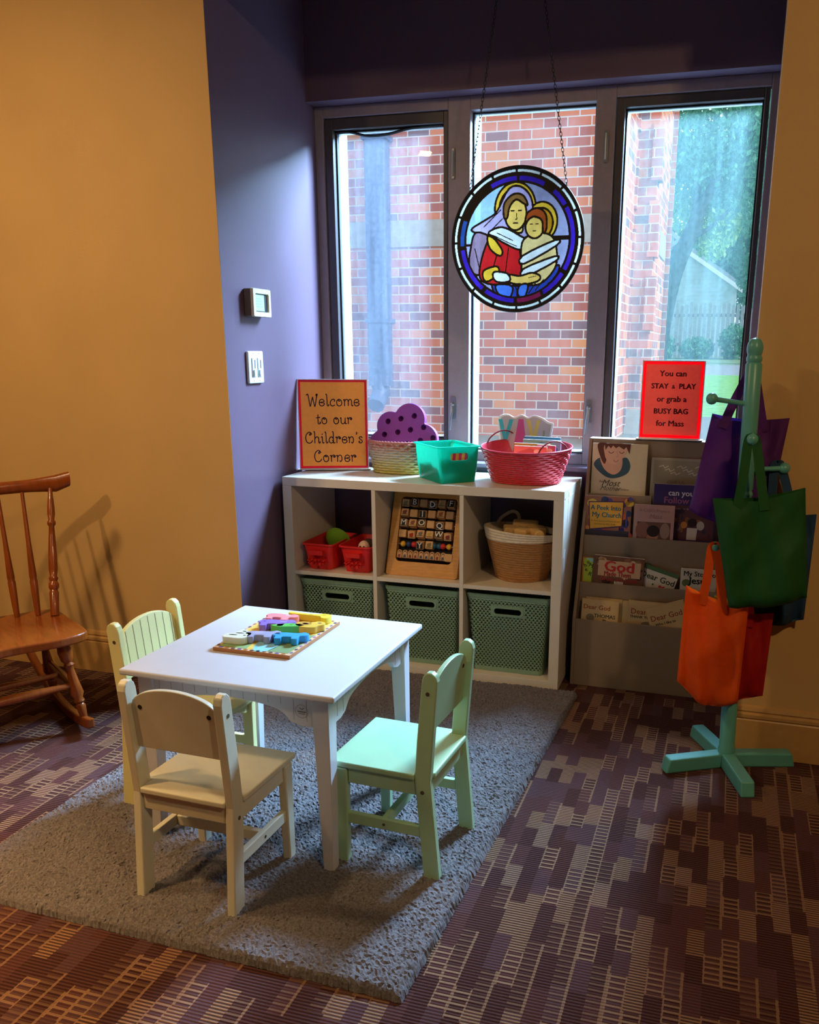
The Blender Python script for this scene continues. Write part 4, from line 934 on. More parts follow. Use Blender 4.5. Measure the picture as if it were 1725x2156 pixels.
a.rect(.02, .18, K+.085, K+.145, 'c9a07a', 2); a.text('God', .100, K+.122, .056, 'b8302c', 3, .0022, sx=1.15); a.text('Made Them', .095, K+.094, .026, '98302c', 3, .001, maxw=.1); a.text('Great and Small', .1, K+.074, .022, '98302c', 3, .001, maxw=.15)
for k in range(7): a.rect(.085+k*.005, .088+k*.005, K+.048, K+.068, 'e8dcc8', 3)
a.build('cover_picture', t, P0)
t, w, h = book('picture_book', 'white tilted book titled Dear God with a heart', 'book', 1.345, 1.500, .362, .488, .190, 'cfc6b2', rot=16, th=.008)
a = Art(); a.rect(0, .155, .112, .128, '4f6a44', 1); a.text('Dear God', .085, .088, .032, '3a4034', 2, .0006, maxw=.13); hx, hy = .11, .058
a.poly([(hx, hy-.014), (hx+.014, hy+.003), (hx+.008, hy+.011), (hx, hy+.006), (hx-.008, hy+.011), (hx-.014, hy+.003)], 'b83a34', 2); a.ell(.075, .062, .003, .004, '4a5a3a', 2); a.build('cover_picture', t, P0)
t, w, h = book('picture_book', 'white book titled My Story of Jesus beside the orange bag', 'book', 1.534, 1.665, .309, .470, .190, 'bfb8aa', th=.009)
a = Art(); a.text('My Story of', .072, .142, .026, '23222a', 2, .0007, maxw=.125); a.text('Jesus', .068, .116, .036, '17171c', 2, .0013); a.ell(.022, .107, .016, .014, '5a6a44', 1); a.build('cover_picture', t, P0)
def card(label, x0, x1, zb, zt, y, rot, lines, pic=None):
    t, w, h = book('prayer_card', label, 'book', x0, x1, zb, zt, y, 'b89a68', rot, .004, 'prayer booklets in the bottom tier'); a = Art()
    a.rect(.003, w-.003, .003, h-.003, 'bfa272', 1)
    for (s_t, x, zz, size, cc) in lines: a.text(s_t, x, h-zz, size, cc, 2, .0004, maxw=w*.8)
    if pic: a.ell(*pic, '7a6a54', 2)
    a.build('cover_writing', t, P0)
card('cream prayer booklet reading Dear God Thomas', 1.176, 1.317, .208, .342, .125, 1.5, [('Dear God', .058, .032, .025, '8a3a28'), ('THOMAS', .09, .064, .020, '2a2420'), ('like', .09, .078, .010, '2a2420')], (.035, .062, .016, .014))
card('plain cream booklet behind the Dear God Thomas booklet', 1.190, 1.328, .208, .345, .138, 1, [])
card('cream prayer booklet reading Dear God thank you for', 1.352, 1.497, .208, .349, .126, 1, [('Dear God', .07, .042, .030, '8a3a28'), ('THANK YOU FOR', .065, .062, .014, '2a2420'), ('things', .125, .080, .011, '2a2420')], (.075, .052, .024, .012))
card('plain cream booklet behind the thank you booklet', 1.330, 1.47, .208, .340, .139, -1, [])
card('tilted cream prayer booklet half behind the orange bag', 1.455, 1.600, .215, .330, .112, -20, [('Dear God', .07, .045, .030, '8a3a28'), ('Who I like to', .06, .07, .014, '2a2420')])

# ------------------------------------------------------------------ coat rack and bags
MINT = mat('mint_green_paint', '5aa096', .35, .45, .04, 30)
ck = thing('coat_rack', 'mint green wooden coat rack hung with cloth bags', 'coat rack', (1.736, -.420, 0), 0)
lean = Vector((-.024, 0, 1.29)).normalized()
MB(Matrix.Translation((0, 0, .046)) @ Vector((0, 0, 1)).rotation_difference(lean).to_matrix().to_4x4()).lathe([(.0, 0), (.026, .0), (.026, .012), (.0235, .018), (.0235, .60), (.021, .604), (.024, .609), (.024, .621), (.021, .627), (.0225, .632), (.0225, .793), (.0195, .797), (.0195, .801), (.0225, .805), (.0225, .812), (.0195, .816), (.0195, .820), (.0225, .824), (.0225, 1.172), (.0185, 1.177), (.0215, 1.182), (.0215, 1.190), (.0185, 1.196), (.0215, 1.206), (.0222, 1.216), (.020, 1.229), (.013, 1.240), (.0, 1.244)], 28).build('pole', MINT, ck, smooth=40)
for ang in (210, 17, -72, 118):
    a_ = math.radians(ang); M_ = Matrix.Rotation(a_, 4, 'Z'); L = .212
    MB(M_).hexa([(.0, -.021, 0), (L, -.021, 0), (L, .021, 0), (0, .021, 0)], [(.0, -.021, .046), (L-.012, -.021, .046), (L-.012, .021, .046), (0, .021, .046)]).build('foot', MINT, ck, bevel=.005)
def peg(z, vec, name='peg'):
    v = Vector(vec); p0 = Vector((0, 0, z))+lean*0+Vector((-.0186*z, 0, 0)); p1 = p0+v
    b = MB(); b.tube([p0, p0.lerp(p1, .5), p1], [.0075, .007, .008], 10); b.ball(tuple(p1), .0165, 16); b.build(name, MINT, ck, smooth=60)
peg(1.108, (-.106, -.040, .016)); peg(.925, (.105, .036, .004)); peg(1.004, (.008, -.112, .018)); peg(.700, (-.070, -.060, .006)); peg(1.166, (.002, .050, .014)); peg(.69, (.06, .03, .01))
def bag(name, label, cat_c, tl, tr_, br, bl, y, th, grips, hang, trans, seed, tcol=None, sag=.02):
    """tl..bl are (x, z); grips: [(s0, s1)] handle roots along the top; hang: point the handles loop over"""
    t = thing(name, label, 'bag', (0, 0, 0), group='cloth bags on the coat rack'); mm = translucent('nonwoven_'+name, cat_c, trans, tcol, 400); r = np.random.default_rng(seed)
    f1, f2, f3 = r.uniform(0, 6, 3); NX, NZ = 26, 30; wd = abs(tr_[0]-tl[0])
    def surf(side):
        g = []
        for j in range(NZ+1):
            tt = j/NZ; row = []
            for i in range(NX+1):
                s = i/NX
                x = (1-tt)*((1-s)*tl[0]+s*tr_[0])+tt*((1-s)*bl[0]+s*br[0]); z = (1-tt)*((1-s)*tl[1]+s*tr_[1])+tt*((1-s)*bl[1]+s*br[1])
                z -= sag*tt**3*math.sin(PI*s)+(.012*(1-tt)**4*math.sin(PI*s) if side > 0 else .02*(1-tt)**4*math.sin(PI*s))
                e = min(1, min(s, 1-s)/.16); eb = min(1, (1-tt)/.10+.02)
                full = math.sqrt(e)*math.sqrt(eb)*(.22+.78*min(1, tt/.55))
                fold = .0095*math.sin(9*s+f1+1.8*tt)*tt**.5+.006*math.sin(17*s-5*tt+f2)+.006*math.sin(7*tt+4*s+f3)+.004*abs(math.sin(6*s+8*tt+f1))
                row.append((x, y+side*(th*full/2+.0012)+(fold if side < 0 else fold*.4)*min(1, e*1.5), z))
            g.append(row)
        return g
    fr_g, bk = surf(-1), surf(1); b = MB(); vs = [p for row in fr_g for p in row]+[p for row in bk for p in row]; n1 = (NX+1)*(NZ+1); fs = []
    ix = lambda s, j, i: s*n1+j*(NX+1)+i
    for s in (0, 1):
        for j in range(NZ):
            for i in range(NX):
                q = (ix(s, j, i), ix(s, j+1, i), ix(s, j+1, i+1), ix(s, j, i+1)); fs.append(q if s == 0 else q[::-1])
    for j in range(NZ): fs.append((ix(0, j, 0), ix(1, j, 0), ix(1, j+1, 0), ix(0, j+1, 0))); fs.append((ix(0, j, NX), ix(0, j+1, NX), ix(1, j+1, NX), ix(1, j, NX)))
    for i in range(NX): fs.append((ix(0, NZ, i), ix(1, NZ, i), ix(1, NZ, i+1), ix(0, NZ, i+1)))
    b.add(vs, fs); b.build('bag_body', mm, t, smooth=70)
    hv = Vector(hang)
    for side, g in ((-1, fr_g), (1, bk)):
        roots = []
        for s in grips:
            i = int(s*NX); p = Vector(g[1][i]); roots.append(p+Vector((0, side*.0035, -.02)))
        p0, p1 = roots; off = Vector((0, side*.006, 0)); hw = .0125
        path_ = smooth_open([tuple(p0), tuple(p0.lerp(hv, .5)+off+Vector(((p0.x-hv.x)*.10, 0, 0))), tuple(hv+off+Vector((-.010, 0, -.004))), tuple(hv+off+Vector((0, 0, .003))), tuple(hv+off+Vector((.010, 0, -.004))), tuple(p1.lerp(hv, .5)+off+Vector(((p1.x-hv.x)*.10, 0, 0))), tuple(p1)], 6)
        hb = MB(); V = []; F = []
        for k, q in enumerate(path_):
            a0 = Vector(path_[max(k-1, 0)]); a1 = Vector(path_[min(k+1, len(path_)-1)]); d = (a1-a0); nn = Vector((-d.z, 0, d.x)).normalized()*hw; q = Vector(q)
            V += [q-nn+Vector((0, -.0008, 0)), q+nn+Vector((0, -.0008, 0)), q+nn+Vector((0, .0008, 0)), q-nn+Vector((0, .0008, 0))]
        for k in range(len(path_)-1):
            for e in range(4): F.append((4*k+e, 4*k+(e+1) % 4, 4*k+4+(e+1) % 4, 4*k+4+e))
        hb.add(V, F); hb.build('handle', mm, t, smooth=60)
    return t
bag('purple_bag', 'purple cloth bag hanging behind the rack pole', '5a2468', (1.612, 1.077), (1.826, 1.070), (1.790, .74), (1.566, .79), -.362, .034, (.18, .72), (1.712, -.372, 1.188), .22, 2, '4a2ca0')
bag('blue_bag', 'navy blue cloth bag on the right peg behind the green bag', '24405c', (1.72, .80), (1.925, .80), (1.922, .482), (1.785, .475), -.378, .03, (.35, .75), (1.806, -.378, .935), .15, 5)
bag('yellow_bag', 'yellow cloth bag barely showing behind the red bag', 'c8a028', (1.66, .53), (1.834, .53), (1.834, .36), (1.67, .36), -.366, .02, (.35, .65), (1.745, -.366, .70), .25, 12)
bag('red_bag', 'red cloth bag hanging behind the orange bag', 'b01812', (1.66, .52), (1.830, .52), (1.823, .262), (1.66, .250), -.470, .028, (.35, .65), (1.75, -.462, .69), .25, 9)
bag('orange_bag', 'bright orange cloth bag lowest on the coat rack', 'e85a12', (1.579, .592), (1.758, .541), (1.753, .246), (1.573, .293), -.505, .034, (.28, .62), (1.652, -.486, .705), .3, 4, sag=.045)
bag('green_bag', 'large dark green cloth bag in front of the rack pole', '1f5424', (1.634, .856), (1.873, .898), (1.908, .592), (1.702, .545), -.536, .05, (.29, .60), (1.7255, -.530, 1.020), .15, 6, sag=.012)

# ------------------------------------------------------------------ small table, puzzle, chairs
WHITE = mat('white_painted_wood', 'cacad0', .32, .45, .02, 12, .05, 60)
tb = thing('play_table', 'low white square wooden play table on the rug', 'table', (.5685, -1.072, 0), math.radians(-.8))
hx, hy, zt = .2905, .288, .490
o = MB().box(-hx, hx, -hy, hy, zt-.016, zt).build('tabletop', WHITE, tb, bevel=.005, seg=3)
ins = .030
for sx in (-1, 1):
    for sy in (-1, 1):
        x1, y1 = sx*(hx-ins), sy*(hy-ins); k, kb = .042, .028
        def sq(c, z): return [(x1-sx*c, y1-sy*c, z), (x1, y1-sy*c, z), (x1, y1, z), (x1-sx*c, y1, z)]
        b = MB(); b.loops([sq(kb, .014), sq(k-.002, .36), sq(k, .42), sq(k, zt-.016)]); b.build('leg', WHITE, tb, bevel=.002)
def apron(L, M_):
    pts = [(-L, zt-.016), (-L, zt-.098)]+[(-L+.035, zt-.098)]+smooth_open([(-L+.06, zt-.090), (-L+.10, zt-.062), (0, zt-.050), (L-.10, zt-.062), (L-.06, zt-.090)], 6)+[(L-.035, zt-.098), (L, zt-.098), (L, zt-.016)]
    o = MB(M_).prism(pts, -.006, .006, 'xz').build('apron', WHITE, tb)
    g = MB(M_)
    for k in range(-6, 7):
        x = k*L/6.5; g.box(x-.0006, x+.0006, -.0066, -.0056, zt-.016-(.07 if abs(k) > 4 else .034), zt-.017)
    g.build('groove_shade', mat('groove_shade_grey', '9a9aa2', .8), o)  # thin raised strips; groove shade put into their darker colour
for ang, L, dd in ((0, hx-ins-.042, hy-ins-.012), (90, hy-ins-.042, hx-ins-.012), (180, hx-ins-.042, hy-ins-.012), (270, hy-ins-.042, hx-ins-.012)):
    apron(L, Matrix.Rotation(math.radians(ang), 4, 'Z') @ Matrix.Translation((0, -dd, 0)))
lg = Art(); cx, cz = hx-ins-.068, zt-.058
lg.stroke(arc(cx, cz, .0165, 0, 360, 24), .0012, '8a8078', 1); lg.stroke([(cx-.010, cz-.001), (cx+.010, cz-.001)], .0035, '6e665e', 1); lg.stroke([(cx-.008, cz-.006), (cx+.008, cz-.006)], .002, '6e665e', 1); lg.stroke([(cx-.005, cz+.008), (cx+.001, cz+.005), (cx+.006, cz+.009)], .002, '6e665e', 1)
part_label(lg.build('round_logo', tb, Matrix.Translation((0, -(hy-ins-.006)-.0068+.0002, 0)) @ FRONT), 'small round maker mark on the front apron')
mk = Art(); mk.ell(-.165, .005, .008, .012, '8a96b4', 1); part_label(mk.build('paint_smudge', tb, Matrix.Translation((0, 0, zt))), 'grey smudge on the tabletop')

pz = thing('puzzle_board', 'wooden animal puzzle board on the white table', 'puzzle', (.532, -1.021, zt))
PW, PH = .222, .300
MB().box(-PW/2, PW/2, -PH/2, PH/2, .0002, .0105).build('board', mat('puzzle_plywood', 'b87a48', .5, .3, .1, 30), pz, bevel=.0015)
a = Art(); a.rect(-PW/2+.001, PW/2-.001, -PH/2+.001, PH/2-.001, 'e2bd94', 1); a.rect(-PW/2+.011, PW/2-.011, -PH/2+.012, PH/2-.012, 'e6c25a', 2)
a.poly([(-.1, -.138), (-.02, -.138), (-.03, -.06), (-.1, -.02)], '8fb07a', 3); a.poly(smooth_closed([(.0, -.138), (.04, -.138), (.05, -.05), (.03, .02), (.0, .0), (-.02, -.06)], 5), '8ecbe0', 3); a.poly([(.04, -.138), (.1, -.138), (.1, .02), (.06, -.02)], '7f9a6a', 3)
a.poly([(-.1, .06), (-.02, .08), (-.04, .138), (-.1, .138)], 'c9b0d0', 3); a.ell(-.06, .115, .025, .014, 'b89ac8', 4); a.ell(-.035, .09, .02, .012, '4a4456', 4)
for k in range(11):
    x, y = PW/2-.0055, -PH/2+.02+k*.026; a.ell(x, y, .004, .006, ('6a6a9a', '4a4a5a', 'a06a9a')[k % 3], 3); a.ell(-x, y, .004, .006, ('6a4a6a', 'c06a4a', '4a4a6a')[k % 3], 3); a.ell(-.09+k*.018, -PH/2+.006, .006, .004, ('6a5a9a', 'b0703a', '5a4a4a')[k % 3], 3); a.ell(-.09+k*.018, PH/2-.006, .006, .004, ('6a5a9a', 'b0703a', '5a4a4a')[k % 3], 3)
a.build('painted_scene', pz, Matrix.Translation((0, 0, .0105)))
def piece(kind, label, pts, c, x, y, s=1, rot=0, spots=()):
    t = thing('puzzle_piece', label, 'puzzle piece', (.532+x, -1.021+y, zt+.0118), rot, 'animal pieces on the puzzle board')
    MB().prism(smooth_closed([(p[0]*s, p[1]*s) for p in pts], 4), 0, .019, 'xy').build('wood_piece', mat('piece_'+c, c, .42, .4, .04, 40), t, bevel=.0015)
    if spots:
        a = Art()
        for q in spots: a.ell(q[0]*s, q[1]*s, q[2]*s, q[3]*s, q[4], 1)
        a.build('painted_detail', t, Matrix.Translation((0, 0, .019)))
QUAD = [(-.045, .0), (-.04, .018), (-.015, .024), (.02, .022), (.035, .03), (.05, .018), (.045, .002), (.03, -.004), (.028, -.026), (.012, -.026), (.008, -.012), (-.015, -.012), (-.018, -.026), (-.034, -.026), (-.036, -.008)]
piece('giraffe', 'yellow giraffe piece along the top edge of the puzzle', [(-.07, .0), (-.066, .012), (-.03, .009), (.015, .012), (.03, .022), (.055, .02), (.06, .004), (.056, -.016), (.04, -.016), (.03, -.004), (-.02, -.004), (-.055, -.006)], 'e0c832', .032, .124, 1.0, -.02, ((.04, .008, .006, .004, 'c89a2a'), (.0, .004, .005, .003, 'c89a2a')))
piece('flamingo', 'pink piece behind the purple elephant piece', QUAD, 'e58a8c', -.042, .085, .98, .02, ((.02, .012, .008, .006, 'f2b0ac'),))
piece('elephant', 'purple elephant piece at the middle left of the puzzle', QUAD, '8a6ac4', -.028, .030, 1.06, .15, ((.02, .008, .01, .007, 'a488d8'), (-.03, .005, .004, .003, '5a3a8a')))
piece('crocodile', 'green crocodile piece at the middle of the puzzle', [(-.05, -.022), (-.035, -.004), (-.012, .014), (.014, .022), (.03, .044), (.04, .046), (.036, .026), (.03, .006), (.008, -.008), (-.02, -.022)], '5cba4c', .024, .020, 1.0, -.15, ((.0, .004, .006, .003, '3a8a30'),))
piece('lion', 'golden lion piece with a striped mane at the right of the puzzle', [(-.035, -.016), (-.04, .006), (-.022, .02), (0, .022), (.012, .034), (.034, .03), (.04, .012), (.03, -.004), (.022, -.022), (-.012, -.026)], 'dcb43a', .069, .043, .98, 0, ((-.012, .002, .018, .012, 'b8863a'), (-.012, .002, .009, .006, 'f0d890'), (.024, .018, .006, .005, '8a6a2a')))
piece('zebra', 'white striped zebra piece at the lower left of the puzzle', [(-.034, -.03), (-.036, -.006), (-.016, .008), (-.008, .034), (.006, .036), (.01, .016), (.026, .014), (.034, -.002), (.026, -.03), (.008, -.036), (-.014, -.034)], 'dfe0cc', -.070, -.085, 1.0, .1, ((-.012, -.012, .012, .003, '2a2a2c'), (0, .004, .012, .003, '2a2a2c'), (.006, .02, .006, .003, '2a2a2c'), (.02, -.012, .004, .003, '2a2a2c')))
piece('rhino', 'grey rhino piece at the bottom middle of the puzzle', QUAD, '9a9cbc', -.014, -.068, .98, .25, ((-.012, .008, .018, .01, 'b0a8cc'),))
piece('hippo', 'bright blue hippo piece at the bottom right of the puzzle', QUAD, '2f9ae0', .062, -.058, .98, .2, ((-.03, .008, .004, .003, '1a4a8a'),))

def chair(label, x, y, rot, c_seat, name_m, group='small painted wooden chairs'):
    """local frame: faces +y; back posts at y = -.115"""
    t = thing('child_chair', label, 'chair', (x, y, .012), rot, group); M_ = mat(name_m, c_seat, .34, .45, .03, 14, .05, 60); w = .1215; th = .0105
    SC_ = mat('screw_steel', '6a6258', .4, .5, metal=.7)
    back = [(-.145, 0), (-.105, 0), (-.083, .265), (-.089, .36), (-.103, .515), (-.107, .527), (-.116, .536), (-.127, .536), (-.137, .529), (-.141, .515), (-.129, .36), (-.122, .265)]
    for s in (-1, 1):
        o = MB().prism(back, s*w-th, s*w+th, 'yz').build('back_leg', M_, t, bevel=.003)
        for yy, zz in ((-.118, .485), (-.103, .235)): MB().tube([(s*(w+th-.0002), yy, zz), (s*(w+th+.0008), yy, zz)], .005, 10).build('screw', SC_, o)
        MB().tube([(s*(w), -.1275, .115), (s*(w), -.1325, .115)], .004, 8).build('screw', SC_, o)
        b = MB(); xo = s*(w+.002); b.hexa([(xo-.011, .098, 0), (xo+.011, .098, 0), (xo+.011, .124, 0), (xo-.011, .124, 0)], [(xo-.011, .094, .262), (xo+.011, .094, .262), (xo+.011, .128, .262), (xo-.011, .128, .262)])
        b.build('front_leg', M_, t, bevel=.003)
        MB().prism([(-.086, .263), (-.086, .224), (.092, .224), (.092, .263)], s*w-.007, s*w+.007, 'yz').build('side_apron', M_, t, bevel=.001)
        MB().prism([(-.098, .142), (-.100, .114), (.098, .114), (.098, .142)], s*w-.0075, s*w+.0075, 'yz').build('side_stretcher', M_, t, bevel=.002)
        MB().tube([(s*(w+.0074), .0, .128), (s*(w+.0085), .0, .128)], .004, 8).build('screw', SC_, t)
    MB().box(-w+.0077, w-.0077, -.004, .012, .114, .140).build('cross_stretcher', M_, t, bevel=.002)
    pts = [(-w-.014, .145), (w+.014, .145), (w+.014, -.083), (w-.0115, -.083), (w-.0115, -.126), (-w+.0115, -.126), (-w+.0115, -.083), (-w-.014, -.083)]
    MB().prism(pts, .2635, .2785, 'xy').build('seat', M_, t, bevel=.004, seg=3)
    MB().box(-w+.0107, w-.0107, -.116, -.102, .222, .263).build('rear_apron', M_, t, bevel=.001)
    fa = [(-w+.0135, .263), (-w+.0135, .222)]+smooth_open([(-w+.03, .226), (-.04, .244), (.04, .244), (w-.03, .226)], 5)+[(w-.0135, .222), (w-.0135, .263)]
    MB().prism(fa, .106, .118, 'xz').build('front_apron', M_, t)
    # back panel, leaning with the posts, arched top
    bp = [(-w+.0106, .375), (w-.0106, .375), (w-.0106, .478)]+[(x_, .478+.048*math.sqrt(max(0, 1-(x_/(w-.0106))**2))) for x_ in np.linspace((w-.0106)*.96, -(w-.0106)*.96, 22)]+[(-w+.0106, .478)]
    Sh = Matrix(((1, 0, 0, 0), (0, 1, -.091, -.083), (0, 0, 1, 0), (0, 0, 0, 1)))
    bpn = MB(Sh).prism(bp, .0025, .0155, 'xz').build('backrest', M_, t, bevel=.002)
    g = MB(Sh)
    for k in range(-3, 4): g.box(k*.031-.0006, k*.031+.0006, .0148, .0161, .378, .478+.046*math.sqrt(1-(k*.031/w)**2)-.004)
    g.build('groove_shade', mat('groove_shade_olive', '6a6a52', .8), bpn)  # backrest groove shade painted as darker strips
    s = MB(Sh)
    for s_ in (-1, 1): s.tube([(s_*.088, .003, .477), (s_*.088, .0015, .477)], .0055, 10)
    s.build('screw_hole', mat('dark_hole', '2a221c', .8), bpn)
    return t
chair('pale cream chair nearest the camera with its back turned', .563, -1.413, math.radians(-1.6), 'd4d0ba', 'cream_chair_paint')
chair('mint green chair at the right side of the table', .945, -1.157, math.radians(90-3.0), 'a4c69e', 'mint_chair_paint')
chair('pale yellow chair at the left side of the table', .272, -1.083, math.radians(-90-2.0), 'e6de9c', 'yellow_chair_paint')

# ------------------------------------------------------------------ rocking chair
RW = mat('glossy_maple', '863f10', .28, .5, .2, 14, .05, 30, coat=.3, stretch=(1, 6, 1))
rc = thing('rocking_chair', 'glossy brown spindle-back wooden rocking chair against the left wall', 'rocking chair', (-.562, -.899, 0), math.radians(-32))
seat = smooth_closed([(-.20, -.20), (-.215, 0), (-.20, .20), (-.16, .232), (-.02, .236), (.10, .238), (.155, .222), (.178, .14), (.165, 0), (.178, -.14), (.155, -.222), (.10, -.238), (-.02, -.236), (-.16, -.232)], 5)
MB().prism(seat, .316, .346, 'xy').build('seat', RW, rc, bevel=.010, seg=3)
def turned(p0, p1, prof, name, par=rc):
    p0, p1 = Vector(p0), Vector(p1); n_ = len(prof); pts = [p0.lerp(p1, f) for f, r in prof]; MB().tube(pts, [r for f, r in prof], 14).build(name, RW, par, smooth=50)
POST = [(0, .014), (.18, .016), (.20, .012), (.22, .017), (.25, .017), (.27, .012), (.29, .016), (.31, .012), (.36, .015), (.48, .0145), (.62, .011), (.70, .009), (.715, .014), (.735, .014), (.75, .010), (.80, .013), (.86, .012), (.95, .008), (1, .007)]
SPIN = [(0, .009), (.15, .0115), (.28, .013), (.30, .011), (.32, .0125), (.6, .008), (1, .006)]
for s in (-1, 1):
    turned((-.100, s*.204, .345), (-.225, s*.272, .770), POST, 'back_post')
    for y0, x0, y1 in ((.16, -.138, .185), (.100, -.166, .113), (.034, -.180, .038)): turned((x0, s*y0, .345), (-.268 if y1 < .15 else -.245, s*y1, .762), SPIN, 'spindle')
pts = []
cr = []
for k in range(17):
    y = -.335+.67*k/16; q = abs(y)/.335; cr.append((-.292+.075*q*q, y, .775+.012*q*q+(.012 if q > .9 else 0), .014+.004*(1-q)+(.006 if q > .85 else 0), .022+.008*math.exp(-((q-.88)/.14)**2)))
rings = []
for (x, y, z, d, hh) in cr: rings.append([(x+d*math.cos(t_)*.9, y, z+hh*math.sin(t_)) for t_ in np.linspace(0, 2*PI, 15)[:-1]])
MB().loops(rings).build('crest_rail', RW, rc, smooth=60)
LEG = [(0, .012), (.06, .019), (.16, .024), (.26, .020), (.30, .013), (.33, .019), (.36, .013), (.40, .013), (.55, .017), (.68, .022), (.74, .014), (.78, .018), (.81, .012), (.84, .016), (.90, .014), (1, .011)]
def runner(s):
    R = .92; pts = []
    for k in range(25):
        x = -.46+.68*k/24; z = .003+(x+.02)**2/(2*R); pts.append((x, z))
    up = [(x, z+.036) for x, z in reversed(pts)]
    MB().prism(pts+up, s*.19-.012+.0, s*.19+.012, 'xz').build('runner', RW, rc, bevel=.006)
for s in (-1, 1):
    runner(s); turned((.085, s*.165, .318), (.145, s*.192, .045), LEG, 'front_leg'); turned((-.115, s*.155, .318), (-.175, s*.190, .048), LEG, 'rear_leg')
    turned((.115, s*.18, .15), (-.145, s*.176, .17), [(0, .008), (.5, .014), (1, .008)], 'side_stretcher')
turned((-.01, -.178, .16), (-.01, .178, .16), [(0, .008), (.5, .013), (1, .008)], 'cross_stretcher'); turned((.12, -.185, .16), (.12, .185, .16), [(0, .008), (.3, .014), (.5, .016), (.7, .014), (1, .008)], 'front_stretcher')

# ------------------------------------------------------------------ wall controls on the purple side wall
def wallM(y, z):   # plane of the left nook wall: u runs away from the camera (+y), v up, n towards +x
    a_ = math.atan2(-.0385, .885); x = -.0115+(-.0385)*(y-WY)/.885
    return Matrix.Translation((x, y, z)) @ Matrix(((math.sin(a_), 0, math.cos(a_), 0), (math.cos(a_), 0, -math.sin(a_), 0), (0, 1, 0, 0), (0, 0, 0, 1)))
t = thing('thermostat', 'beige framed thermostat with a grey screen on the purple wall', 'thermostat', wallM(-.115, 1.408).translation); M0 = Matrix.Translation(-t.location) @ wallM(-.115, 1.408)
def box_uvn(M_, x0, x1, y0, y1, n0, n1): return MB(M_).box(x0, x1, y0, y1, n0, n1)
BEI = mat('beige_plastic', 'd8d0b8', .4)
o = box_uvn(M0, -.066, .066, -.047, .047, .001, .030).build('housing', mat('thermostat_back', '6a6058', .5), t, bevel=.004)
b = MB(M0); ro, ri = rrect(-.068, .068, -.049, .049, .006), rrect(-.048, .048, -.031, .030, .004)
b.loops([[(p[0], p[1], .030) for p in ro], [(p[0]*.97, p[1]*.96, .040) for p in ro], [(p[0]*1.06, p[1]*1.06, .040) for p in ri], [(p[0], p[1], .034) for p in ri]], False, False); b.build('bezel', BEI, t, smooth=30)
b = Art(); b.rect(-.050, .050, -.032, .032, '2a2c2c', 0); b.rect(-.045, .026, -.028, .028, 'b4c8b8', 1)
for k in range(4): b.stroke([(-.038, .014-.009*k), (.004+.006*(k % 2), .014-.009*k)], .0022, '8ea494', 2)
b.build('screen', t, M0 @ Matrix.Translation((0, 0, .0335)))
t = thing('light_switch', 'white double dimmer switch plate below the thermostat', 'light switch', wallM(-.133, 1.184).translation); M0 = Matrix.Translation(-t.location) @ wallM(-.133, 1.184)
SWW = mat('white_switch_plastic', 'dfe6ea', .35)
box_uvn(M0, -.056, .056, -.057, .057, .0005, .012).build('plate', SWW, t, bevel=.004)
for x in (-.022, .022):
    box_uvn(M0, x-.014, x+.014, -.034, .034, .0122, .016).build('dimmer', SWW, t, bevel=.002)
    box_uvn(M0, x-.010, x+.004, -.030, -.008, .0162, .021).build('paddle', SWW, t, bevel=.002); box_uvn(M0, x+.001, x+.006, -.004, .026, .0162, .0172).build('slider_slot', mat('slot_grey', '5a6066', .6), t)
    for z_ in (-.048, .048): MB(M0).tube([(x, z_, .0118), (x, z_, .0128)], .002, 8).build('screw', LATCH, t)

